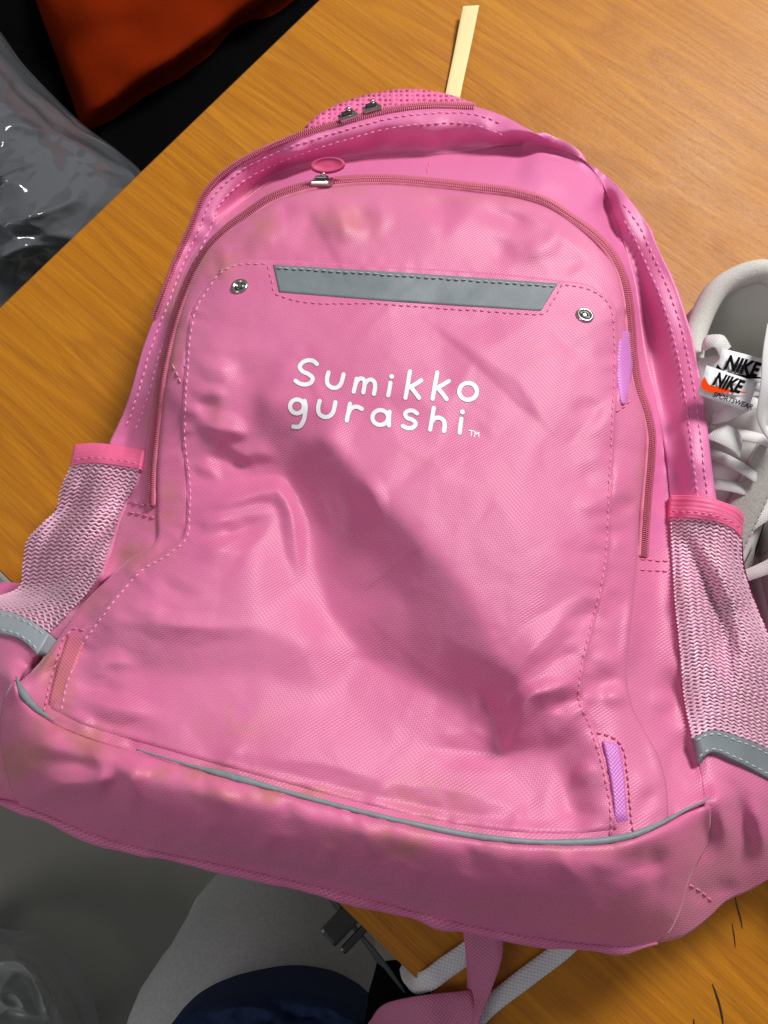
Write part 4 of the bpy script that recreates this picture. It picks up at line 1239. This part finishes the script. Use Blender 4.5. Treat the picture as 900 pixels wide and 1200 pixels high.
# ------------------------------------------------------------------ yellow paper strip
M['paper'] = plain('pale_yellow_paper', (0.80, 0.70, 0.36), .8, noise=.04, scale=60)
ps = ribbon3('paper_strip', W3([(552, 7, .0075), (547, 32, .0055), (541, 62, .0035), (534, 95, .0030), (527, 130, .0035)]), [(.0058, 0, .0004), (.0058, 0, 0), (.0056, 0, 0), (.0054, 0, 0), (.0054, 0, 0)], M['paper'], None, .00025)
tagit(ps, 'narrow pale yellow paper strip sticking out above the backpack on the table', 'paper')

# scratches in the veneer
M['scratch'] = plain('dark_scratch', (0.015, 0.012, 0.010), .7)
for pts, w in (([(861, 1050), (864, 1063), (868, 1077), (870, 1088)], .00032), ([(858, 1082), (860, 1094), (862, 1110)], .00024), ([(835, 1153), (841, 1170), (845, 1185), (848, 1203)], .0005), ([(813, 1194), (814, 1206)], .0003)):
    q = curve(pts)(np.linspace(0, 1, 14)); P = PT(q[:, 0], q[:, 1], .0003)
    rf = .35 + .65 * np.sin(np.linspace(.05, 3.0, 14)) + .2 * rng.random(14)
    tube3('scratch', P, np.tile([0, 0, 1.], (14, 1)), w, M['scratch'], table, 6, flat=.5, radf=rf)

# ------------------------------------------------------------------ sneakers
M['leather'] = plain('white_leather', (0.66, 0.65, 0.63), .42, noise=.05, scale=90, bump=.15)
M['suede'] = plain('pale_grey_suede', (0.40, 0.385, 0.36), .95, spec=.1, noise=.30, scale=700, bump=.6)
M['midsole'] = plain('white_foam_sole', (0.68, 0.68, 0.67), .6, noise=.04, scale=50)
M['lining'] = plain('grey_knit_lining', (0.58, 0.56, 0.52), .85, noise=.28, scale=1100, bump=.8)
M['darklining'] = plain('dark_shoe_inside', (0.55, 0.53, 0.49), .9)
M['lace'] = fabric('white_lace', (0.70, 0.70, 0.69), per=.0014, weave=.4, twill=False, rough=.8, dirt=(.5, .5, .5))
M['tag'] = plain('white_satin_tag', (0.78, 0.79, 0.82), .4)
M['black'] = plain('black_print', (0.006, 0.006, 0.007), .95, spec=.05)
M['orange'] = plain('orange_print', (0.80, 0.060, 0.006), .95, spec=.05)


def loopcurve(pts, n=96):
    p = np.asarray(pts + pts[:1], float)
    c = curve(np.vstack([p[-2], p, p[1]]))
    # drop the helper ends
    full = c(np.linspace(0, 1, 2000))
    i0 = np.argmin(np.linalg.norm(full[:700] - p[0], axis=1)); i1 = 1300 + np.argmin(np.linalg.norm(full[1300:] - p[0], axis=1))
    seg = full[i0:i1 + 1]
    L = np.concatenate([[0], np.cumsum(np.linalg.norm(np.diff(seg, axis=0), axis=1))])
    s = np.linspace(0, L[-1], n, endpoint=False)
    return np.stack([np.interp(s, L, seg[:, k]) for k in range(seg.shape[1])], -1)


def sneaker(label, origin, ang, L=.22, tip=0.0):
    """low sneaker: local x from heel to toe, placed with its sole on the table"""
    root = empty('sneaker', tuple(float(x) for x in origin))
    tagit(root, label, 'sneaker', 'pair of white sneakers')
    ca, sa = math.cos(ang), math.sin(ang)
    ct_, st_ = math.cos(tip), math.sin(tip)

    def tw(P):
        P = np.asarray(P, float)
        y = P[..., 1] * ct_ - P[..., 2] * st_; z = P[..., 1] * st_ + P[..., 2] * ct_
        return np.stack([P[..., 0] * ca - y * sa + origin[0], P[..., 0] * sa + y * ca + origin[1], z + origin[2]], -1)
    k = L / .25
    half = [(0.248, .012), (.232, .030), (.20, .041), (.165, .045), (.125, .040), (.085, .035), (.045, .035), (.018, .029), (.003, .014)]
    out = [(.252, 0)] + half + [(0, 0)] + [(x, -y) for x, y in half[::-1]]
    Bl = loopcurve([(x * k, y * k) for x, y in out], 96)
    th = [(.178, 0, .054), (.168, .010, .056), (.15, .014, .060), (.125, .018, .066), (.102, .024, .070), (.080, .030, .068), (.05, .031, .066), (.022, .024, .072), (.008, 0, .078)]
    to = th + [(x, -y, z) for x, y, z in th[-2:0:-1]]
    Tl = loopcurve([(x * k, y * k, z) for x, y, z in to], 96)
    n = 96; m = 14

    def loft(s0, s1, t0, t1, off):
        ii = np.arange(s0, s1 + 1) % n
        t = np.linspace(t0, t1, m)[:, None, None]
        b = np.concatenate([Bl, np.full((n, 1), .026)], 1)[ii][None]; T = Tl[ii][None]
        P = np.empty((m, len(ii), 3))
        P[..., :2] = b[..., :2] * (1 - t ** 1.7) + T[..., :2] * t ** 1.7
        P[..., 2] = (b[..., 2:] + (T[..., 2:] - b[..., 2:]) * (1 - (1 - t) ** 1.5))[..., 0]
        c = np.array([.12 * k, 0, .01])
        d = P - c; d[..., 0] *= .4
        d /= np.linalg.norm(d, axis=-1, keepdims=True)
        return P + d * off

    def grid(name, P, mat, par=root, close=False):
        h, w = P.shape[:2]
        idx = np.arange(h * w).reshape(h, w)
        F = np.stack([idx[:-1, :-1], idx[:-1, 1:], idx[1:, 1:], idx[1:, :-1]], -1).reshape(-1, 4).tolist()
        return mesh(name, tw(P).reshape(-1, 3), F, mat, par, True)
    upper = grid('upper', loft(0, n, 0, 1, 0.0), M['leather'])
    # overlays: toe guard, eyestays, heel counter, side stripe
    grid('toe_guard', loft(-13, 13, 0, .5, .0016), M['suede'], upper)
    for s0, s1 in ((4, 30), (66, 92)):
        grid('eyestay', loft(s0, s1, .62, 1, .0018), M['suede'], upper)
        grid('side_overlay', loft(s0 + 4, s1 + 8 if s0 < 40 else s1 - 4, .0, .30, .0015), M['leather'], upper)
    grid('heel_counter', loft(38, 58, 0, .55, .0016), M['suede'], upper)
    for s0, s1 in ((5, 30), (66, 91)):
        row = loft(s0, s1, .66, 1, .0030)[0]
        q = tw(curve(row)(np.linspace(0, 1, 60)))
        V = []; F = []
        for i in range(0, 59, 2):
            a, c_ = q[i], q[i] * .3 + q[i + 1] * .7
            d = (c_ - a); n_ = np.cross(d, [0, 0, 1]); n_ = n_ / (np.linalg.norm(n_) + 1e-9) * .0004
            m_ = len(V); up_ = np.array([0, 0, .0005])
            V += [a - n_, a + n_, c_ + n_, c_ - n_, (a + c_) / 2 + up_]
            F += [(m_, m_ + 1, m_ + 4), (m_ + 1, m_ + 2, m_ + 4), (m_ + 2, m_ + 3, m_ + 4), (m_ + 3, m_, m_ + 4)]
        mesh('stitching', V, F, M['leather'], upper, False, kind='stuff')
    # sole
    ring = []
    for (sc_, z) in ((.97, .0), (1.03, .004), (1.045, .014), (1.04, .024), (1.015, .029), (.95, .030)):
        c = np.array([.12 * k, 0]); q = c + (Bl - c) * sc_
        ring.append(np.concatenate([q, np.full((n, 1), z)], 1))
    R_ = np.array(ring); idx = np.arange(6 * n).reshape(6, n)
    F = [(int(idx[i, j]), int(idx[i, (j + 1) % n]), int(idx[i + 1, (j + 1) % n]), int(idx[i + 1, j])) for i in range(5) for j in range(n)]
    F += [tuple(int(x) for x in idx[0][::-1]), tuple(int(x) for x in idx[5])]
    mesh('sole', tw(R_).reshape(-1, 3), F, M['midsole'], root, True)
    # lining and padded collar
    ins_ = []
    for f, z in ((1.0, 0), (.90, -.010), (.80, -.028), (.62, -.036)):
        c = np.array([.10 * k, 0]); q = c + (Tl[:, :2] - c) * f
        ins_.append(np.concatenate([q, (Tl[:, 2] + z)[:, None]], 1))
    R_ = np.array(ins_ + [np.concatenate([np.tile([[.10 * k, 0]], (n, 1)), np.full((n, 1), .032)], 1)])
    R_ = np.concatenate([R_, R_[:, :1]], 1)
    grid('lining', R_, M['darklining'])
    cs = np.arange(24, 73)
    P = tw(Tl[cs] - np.array([0, 0, .001]))
    tube3('collar', P, np.tile([0, 0, 1.], (len(P), 1)), .0062, M['lining'], root, 10, flat=1.1)
    # tongue
    tg = []
    for i in range(14):
        f = i / 13
        x = (.176 - .102 * f) * k; zc = .048 + .034 * f ** .9; hw = .016 + .012 * f
        if f > .95: hw *= .85
        tg.append([(x + .006 * k * abs(a) ** 2 * f, a * hw, zc - .006 * a * a - (.010 * max(0, abs(a) - .8) * 5 if f < .6 else 0)) for a in np.linspace(-1, 1, 11)])
    tg = np.array(tg)
    ob = grid('tongue', tg, M['leather'])
    sm = ob.modifiers.new('thick', 'SOLIDIFY'); sm.thickness = .007; sm.offset = -1
    # laces across the eyestays
    for i in range(4):
        x = (.168 - i * .0150) * k; hw = .013 + .002 * i; z = .058 + .0046 * i
        sgn = 1 if i % 2 else -1
        C = [(x - .003 * sgn * y / hw, y, z + .0035 * (1 - (y / hw) ** 2)) for y in np.linspace(-hw * 1.1, hw * 1.1, 5)]
        ribbon3('lace', tw(C), [tuple(v) for v in (tw([(.0032, 0, .0006)]) - tw([(0, 0, 0)])).repeat(5, 0)], M['lace'], root, .0006, 24)
    return root, tw, k


# shoe beside the bag
tip_dir = np.array([-.30, -.955])
ang1 = math.atan2(tip_dir[1], tip_dir[0])
lp = PT(872, 448, .078)
sh1, tw1, k1 = sneaker('white sneaker with two woven tongue tags, next to the right side of the backpack', (float(lp[0] - tip_dir[0] * .088 * .84), float(lp[1] - tip_dir[1] * .088 * .84), 0.002), ang1, .21)
d2 = np.array([.06, -.998]); ang2 = math.atan2(d2[1], d2[0])
l2 = PT(968, 560, .06)
sh2, tw2, k2 = sneaker('white sneaker at the right picture edge beside the mesh pocket, partly cut off', (float(l2[0]), float(l2[1]), 0.002), ang2, .21)


def text_mesh(name, body, O3, ux, uy, height, mat, parent, shear=.35, bold=.0, sx=1.0, lift=.0004):
    cu = bpy.data.curves.new(name + '_curve', 'FONT')
    cu.body = body; cu.size = 1.0; cu.shear = shear; cu.offset = bold; cu.extrude = 0.0
    to_ = bpy.data.objects.new(name + '_tmp', cu); col.objects.link(to_)
    dg = bpy.context.evaluated_depsgraph_get()
    me = bpy.data.meshes.new_from_object(to_.evaluated_get(dg))
    V = np.zeros(len(me.vertices) * 3); me.vertices.foreach_get('co', V); V = V.reshape(-1, 3)
    F = [tuple(p.vertices) for p in me.polygons]
    bpy.data.objects.remove(to_); bpy.data.curves.remove(cu); bpy.data.meshes.remove(me)
    nrm = np.cross(ux, uy); nrm /= np.linalg.norm(nrm)
    Wp = np.asarray(O3) + V[:, :1] * height * sx * ux + V[:, 1:2] * height * uy + nrm * lift
    return mesh(name, Wp, F, mat, parent, False)


def flatpoly(name, pts2, O3, ux, uy, mat, parent, lift):
    nrm = np.cross(ux, uy); nrm /= np.linalg.norm(nrm)
    c = curve(pts2)(np.linspace(0, 1, 60))
    V = np.asarray(O3) + c[:, :1] * ux + c[:, 1:2] * uy + nrm * lift
    return mesh(name, V, [tuple(range(len(V)))], mat, parent, False)


SW = [(0.02, .34), (.0, .20), (.05, .06), (.16, .02), (.34, .06), (.65, .17), (1.0, .30), (.62, .245), (.30, .20), (.16, .20), (.10, .26), (.02, .34)]


def tongue_tag(quad, z, ztilt, front):
    TL, TR, BR, BL = [PT(u, v, z + dz) for (u, v), dz in zip(quad, ztilt)]
    ux = TR - TL; w = np.linalg.norm(ux); ux /= w
    uy = TL - BL; uy -= ux * (uy @ ux); h = np.linalg.norm(uy); uy /= h
    s = np.linspace(0, 1, 9); t = np.linspace(0, 1, 5)
    A, B = np.meshgrid(s, t)
    nrm = np.cross(ux, uy)
    # bilinear with a soft bow
    P = ((1 - A) * (1 - B))[..., None] * TL + (A * (1 - B))[..., None] * TR + (A * B)[..., None] * BR + ((1 - A) * B)[..., None] * BL
    idx = np.arange(45).reshape(5, 9)
    F = np.stack([idx[1:, :-1], idx[1:, 1:], idx[:-1, 1:], idx[:-1, :-1]], -1).reshape(-1, 4).tolist()
    o = mesh('tongue_tag', P.reshape(-1, 3), F, M['tag'], sh1, True)
    sm = o.modifiers.new('thick', 'SOLIDIFY'); sm.thickness = .0006; sm.offset = -1
    BLp = BL
    if front:
        text_mesh('tag_lettering', 'NIKE', BLp + ux * w * .17 + uy * h * .40, ux, uy, h * .62, M['black'], o, .30, .045, .62, .0020)
        flatpoly('tag_swoosh', [(a * w * .86, b * w * .86) for a, b in SW], BLp - ux * w * .02 + uy * h * .10, ux, uy, M['orange'], o, .0016)
        text_mesh('tag_lettering', 'SPORTSWEAR', BLp + ux * w * .24 + uy * h * .02, ux, uy, h * .24, M['black'], o, .30, .02, .8, .0020)
    else:
        text_mesh('tag_lettering', 'NIKE', BLp + ux * w * .08 + uy * h * .36, ux, uy, h * .62, M['black'], o, .30, .045, .70, .0020)
        flatpoly('tag_swoosh', [(a * w * 1.0, b * w * .80) for a, b in SW], BLp - ux * w * .06 + uy * h * .06, ux, uy, M['black'], o, .0016)
    return o


tongue_tag([(846, 408), (905, 423), (900, 462), (838, 446)], .0895, (.002, .001, -.001, 0), False)
tongue_tag([(828, 428), (888, 448), (876, 482), (818, 462)], .094, (.001, .001, 0, 0), True)


def lace3(pts, wv, parent, hw=.0040):
    P = W3(pts); 
    Wd = []
    P_ = np.array(P); t = np.gradient(P_, axis=0)
    for i, ti in enumerate(t):
        side = np.cross(ti / np.linalg.norm(ti), np.array(wv[i] if isinstance(wv[0], (tuple, list)) else wv, float)); side /= np.linalg.norm(side) + 1e-9
        Wd.append(tuple(side * hw))
    return ribbon3('lace', P, Wd, M['lace'], parent, .0006, 40)


lace3([(908, 385, .096), (903, 420, .104), (900, 455, .103), (893, 488, .096), (900, 508, .088), (925, 496, .084)], (.35, .2, 1), sh1, .0046)
lace3([(822, 420, .070), (828, 402, .082), (842, 400, .086), (850, 412, .084)], (.1, .1, 1), sh1, .0048)
lace3([(836, 506, .083), (846, 508, .087), (858, 514, .087), (868, 524, .082)], (0, .15, 1), sh1, .0062)
lace3([(834, 492, .078), (850, 486, .086), (875, 474, .088), (905, 470, .082)], (0, .2, 1), sh1, .0038)
lace3([(826, 650, .040), (850, 634, .052), (880, 612, .058), (920, 585, .062)], (0, .2, 1), sh2, .0042)
lace3([(846, 680, .030), (870, 676, .052), (905, 662, .060), (940, 640, .064)], (0, .2, 1), sh2, .0036)

# ------------------------------------------------------------------ behind the table: chair, orange bag, clear plastic bags
M['orangebag'] = plain('shaded_orange_cloth', (0.17, 0.0135, 0.001), .85, spec=.03, noise=.2, scale=9, bump=.15)  # orange base darkened to carry the shade the bag lies in


def clear_plastic(name, tint, alpha, rough):
    m, nt, b = new_mat(name)
    out = nt.nodes['Material Output']
    b.inputs['Base Color'].default_value = (*tint, 1)
    b.inputs['Roughness'].default_value = rough
    b.inputs['Specular IOR Level'].default_value = .8
    tr = N(nt, 'ShaderNodeBsdfTransparent'); tr.inputs[0].default_value = (.92, .95, .97, 1)
    mx = N(nt, 'ShaderNodeMixShader')
    lw = N(nt, 'ShaderNodeLayerWeight'); lw.inputs[0].default_value = .35
    f = math_node(nt, 'ADD', math_node(nt, 'MULTIPLY', lw.outputs['Fresnel'], .5), alpha)
    f.node.use_clamp = True
    nt.links.new(f, mx.inputs[0]); nt.links.new(tr.outputs[0], mx.inputs[1]); nt.links.new(b.outputs[0], mx.inputs[2])
    nt.links.new(mx.outputs[0], out.inputs[0])
    tc = N(nt, 'ShaderNodeTexCoord'); nz = N(nt, 'ShaderNodeTexNoise'); nz.noise_type = 'RIDGED_MULTIFRACTAL'; nz.inputs['Scale'].default_value = 11; nz.inputs['Detail'].default_value = 2.5; nz.inputs['Distortion'].default_value = 1.0
    nt.links.new(tc.outputs['Object'], nz.inputs['Vector'])
    bp = N(nt, 'ShaderNodeBump'); bp.inputs['Strength'].default_value = .7; bp.inputs['Distance'].default_value = .012
    nt.links.new(nz.outputs[0], bp.inputs['Height']); nt.links.new(bp.outputs[0], b.inputs['Normal'])
    return m


M['plastic'] = clear_plastic('clear_plastic_film', (0.13, 0.14, 0.155), .66, .10)
M['plastic_dull'] = clear_plastic('milky_plastic_film', (0.42, 0.43, 0.43), .55, .20)


def crumpled(name, outline, zb, zp, mat, amp, seed, rings=60, n=260, parent=None, creases=()):
    lo = loopcurve([tuple(p) for p in outline], n)
    c = lo.mean(0)
    r = np.linspace(0, 1, rings)[:, None, None]
    q = c + (lo[None] - c) * r
    u, v = q[..., 0], q[..., 1]
    z = zb + (zp - zb) * np.sqrt(np.clip(1 - r[..., 0] ** 2.2, 0, 1))
    fz = 0
    for i, (cell, a) in enumerate(((105, 1.0), (48, .6), (22, .26))):
        f = np.abs(vnoise(u + .6 * v, v - .3 * u, seed + i, cell)) * 2 - .5
        g_ = vnoise(u - .4 * v, v * .7 + u * .4, seed + 9 + i, cell * .8)
        fz = fz + a * (f * .8 + .5 * g_)
    z = z - amp * fz * np.clip(1.15 - r[..., 0] ** 6, 0, 1)
    for pl, w, h in creases:
        d, fr, sd, L_ = poly_dist(u, v, curve(pl)(np.linspace(0, 1, 12)))
        z = z + h * sstep(np.minimum(fr, 1 - fr) / .3) * np.clip(1 - d / w, 0, 1) ** 1.3
    P = PT(u, v, z)
    foot = P[-1].copy(); foot[:, 2] = zb - .05
    P = np.concatenate([P, foot[None]])
    h = rings + 1
    idx = np.arange(h * n).reshape(h, n)
    F = [(int(idx[i, j]), int(idx[i, (j + 1) % n]), int(idx[i + 1, (j + 1) % n]), int(idx[i + 1, j])) for i in range(h - 1) for j in range(n)]
    cb = P[-1].mean(0)
    return mesh(name, P.reshape(-1, 3), F, mat, parent, True)


p1 = crumpled('plastic_bag', [(-90, 20), (-20, 20), (30, 78), (62, 112), (100, 148), (140, 178), (168, 205), (178, 240), (150, 290), (90, 340), (20, 400), (-90, 430), (-160, 250)], -.24, -.07, M['plastic'], .015, 120, creases=[([(-20, 140), (40, 150), (90, 168), (135, 205)], 12, .008), ([(-30, 225), (10, 200), (55, 186)], 12, .008), ([(30, 108), (52, 116), (74, 132), (100, 145), (135, 170)], 10, .007), ([(45, 128), (62, 120), (80, 142), (98, 134), (112, 152)], 7, .005), ([(0, 260), (50, 250), (110, 225)], 16, .008), ([(-20, 310), (30, 290), (90, 290)], 16, .008)])
tagit(p1, 'clear grey plastic bag crumpled against the table edge at upper left', 'plastic bag', 'clear plastic bags')
p2 = crumpled('plastic_bag', [(-80, 1095), (-10, 1102), (30, 1108), (55, 1128), (78, 1160), (95, 1200), (100, 1250), (0, 1300), (-100, 1260)], -.60, -.46, M['plastic_dull'], .03, 150, creases=[([(-30, 1130), (20, 1128), (60, 1150)], 10, .018), ([(10, 1110), (40, 1150), (60, 1200)], 10, .018), ([(-20, 1175), (15, 1165), (35, 1190)], 9, .016), ([(30, 1120), (60, 1170), (80, 1210)], 10, .014)])
tagit(p2, 'crumpled clear plastic bag on the floor in the lower left corner', 'plastic bag', 'clear plastic bags')

# black chair the bags lie on
ch = empty('black_chair', tuple(float(x) for x in (PT(150, 60, -.27) * np.array([1, 1, 0]) + np.array([0, 0, -.72]))))
tagit(ch, 'black padded chair behind the table at upper left, under the orange bag', 'chair')
cc = PT(140, 40, -.30)
ea, eb = np.array([dA[0], dA[1], 0]), np.array([dB[0], dB[1], 0])
box('seat', (cc[0] - eb[0] * .04 , cc[1] - eb[1] * .04, -.30), ea * .36, eb * .24, (0, 0, .035), M['blackfabric'], ch, .03)
sb = np.array([cc[0], cc[1], 0]) - eb * .04
for i in (-1, 1):
    for j in (-1, 1):
        p = sb + ea * .30 * i + eb * .18 * j
        box('leg', (p[0], p[1], -.53), ea * .014, eb * .014, (0, 0, .19), M['blackplastic'], ch, .004)
p = sb - eb * .27
box('backrest', (p[0], p[1], -.02), ea * .30, eb * .022, (0, 0, .26), M['blackfabric'], ch, .02)

# orange cloth bag: a flattened soft body
def soft_slab(name, quad, zb, zt, mat, parent, bulge):
    TL, TR, BR, BL = [np.array(q, float) for q in quad]
    s = np.linspace(0, 1, 30)
    A, B = np.meshgrid(s, s)
    q = ((1 - A) * (1 - B))[..., None] * TL + (A * (1 - B))[..., None] * TR + (A * B)[..., None] * BR + ((1 - A) * B)[..., None] * BL
    e = (np.sin(A * math.pi) * np.sin(B * math.pi)) ** .32
    z = zb + (zt - zb) * e + bulge * (vnoise(q[..., 0], q[..., 1], 200, 85.) + .5 * vnoise(q[..., 0], q[..., 1], 201, 40.))
    P = PT(q[..., 0], q[..., 1], z)
    low = P.copy(); low[..., 2] = zb - .03
    idx = np.arange(900).reshape(30, 30)
    F = np.stack([idx[1:, :-1], idx[1:, 1:], idx[:-1, 1:], idx[:-1, :-1]], -1).reshape(-1, 4).tolist()
    F += np.stack([idx[:-1, :-1] + 900, idx[:-1, 1:] + 900, idx[1:, 1:] + 900, idx[1:, :-1] + 900], -1).reshape(-1, 4).tolist()
    ring = np.concatenate([idx[0, :], idx[1:, -1], idx[-1, -2::-1], idx[-2:0:-1, 0]])
    F += [(int(ring[i]), int(ring[(i + 1) % len(ring)]), int(ring[(i + 1) % len(ring)]) + 900, int(ring[i]) + 900) for i in range(len(ring))]
    return mesh(name, np.concatenate([P.reshape(-1, 3), low.reshape(-1, 3)]), F, mat, parent, True)


ob = soft_slab('orange_bag', [(20, -60), (300, -220), (400, -60), (96, 150)], -.25, -.19, M['orangebag'], None, .034)
tagit(ob, 'orange cloth bag, its shade put into the colour, lying on the black chair at upper left', 'bag')

# ------------------------------------------------------------------ person sitting at the table
M['sweat'] = plain('grey_marl_sweat_fabric', (0.42, 0.42, 0.415), .95, spec=.1, noise=.22, scale=420, bump=.4)
M['navy'] = plain('navy_jersey', (0.014, 0.026, 0.068), .9, spec=.15, noise=.25, scale=380, bump=.3)
M['shoeblack'] = plain('dark_indoor_shoe', (.02, .02, .022), .6)
pers = empty('person', (float(PT(310, 1250, -.25)[0]), -.42, -.72))
tagit(pers, 'seated person in grey sweatpants and navy top, only the lap in view', 'person')
kn = PT(298, 1212, -.185)


def loft_tube(name, C, Rx, Rz, mat, parent, seg=40, fold=.0, seed=300):
    C = np.asarray(C, float); n = 60
    c = curve(C); s = np.linspace(0, 1, n); P = c(s)
    L = np.concatenate([[0], np.cumsum(np.linalg.norm(np.diff(C, axis=0), axis=1))]); L /= L[-1]
    rx = np.interp(s, L, Rx); rz = np.interp(s, L, Rz)
    t = np.gradient(P, axis=0); t /= np.linalg.norm(t, axis=1, keepdims=True)
    side = np.array([1., 0.05, 0]); V = []
    for i in range(n):
        b = side - t[i] * (side @ t[i]); b /= np.linalg.norm(b); u = np.cross(b, t[i])
        for k in range(seg):
            a = 2 * math.pi * k / seg
            rr = 1 + fold * (vnoise(np.array(s[i] * 14 + .7 * math.cos(a)), np.array(3 * math.sin(a) + 5.), seed, 1.0))
            V.append(P[i] + (b * math.cos(a) * rx[i] + u * math.sin(a) * rz[i]) * rr)
    F = [(i * seg + k, i * seg + (k + 1) % seg, (i + 1) * seg + (k + 1) % seg, (i + 1) * seg + k) for i in range(n - 1) for k in range(seg)]
    F.append(tuple(range(seg))[::-1]); F.append(tuple((n - 1) * seg + k for k in range(seg)))
    return mesh(name, V, F, mat, parent, True)


def bmesh_join(parts, name, mat, parent):
    V = []; F = []
    for o in parts:
        m = len(V)
        V += [tuple(v.co) for v in o.data.vertices]; F += [tuple(i + m for i in p.vertices) for p in o.data.polygons]
        bpy.data.objects.remove(o)
    me = bpy.data.meshes.new(name); me.from_pydata(V, [], F); me.materials.append(mat)
    me.polygons.foreach_set("use_smooth", [True] * len(me.polygons))
    o = bpy.data.objects.new(name, me); col.objects.link(o); o.parent = parent
    return o


hipx = kn[0] + .09
legs = []
for sgn, kx, ky in ((-1, kn[0], kn[1]), (1, kn[0] + .26, kn[1] + .02)):
    legs.append(loft_tube('leg_part', [(hipx + sgn * .06, ky - .42, -.21), (kx * .6 + (hipx + sgn * .07) * .4, ky - .24, -.20), (kx, ky - .08, -.190), (kx, ky - .005, -.205), (kx, ky + .030, -.27), (kx, ky + .015, -.40), (kx, ky - .01, -.66)],
                          [.088, .096, .094, .090, .080, .074, .058], [.086, .088, .082, .076, .076, .072, .058], M['sweat'], pers, fold=.16, seed=300 + sgn))
trousers = bmesh_join(legs, 'trousers', M['sweat'], pers)
top = loft_tube('sweatshirt', [(hipx - .05, kn[1] - .30, -.20), (hipx - .04, kn[1] - .27, -.09), (hipx, kn[1] - .27, .06), (hipx + .02, kn[1] - .26, .22), (hipx + .03, kn[1] - .25, .33)], [.17, .18, .17, .18, .12], [.10, .15, .13, .12, .07], M['navy'], pers, fold=.06, seed=310)
# loose front hem resting on the lap
hem = crumpled('sweatshirt_hem', [(190, 1215), (215, 1190), (250, 1172), (300, 1161), (350, 1159), (400, 1172), (432, 1196), (450, 1240), (450, 1330), (320, 1380), (170, 1330)], -.112, -.085, M['navy'], .010, 180, parent=pers, creases=[([(230, 1190), (290, 1180), (350, 1190)], 14, .006), ([(300, 1165), (330, 1185), (390, 1195)], 12, -.006), ([(380, 1172), (400, 1190), (430, 1200)], 10, .005)])
for sgn, kx, ky in ((-1, kn[0], kn[1]), (1, kn[0] + .26, kn[1] + .02)):
    box('shoe', (kx, ky + .05, -.69), (.045, 0, 0), (0, .13, 0), (0, 0, .029), M['shoeblack'], pers, .025)
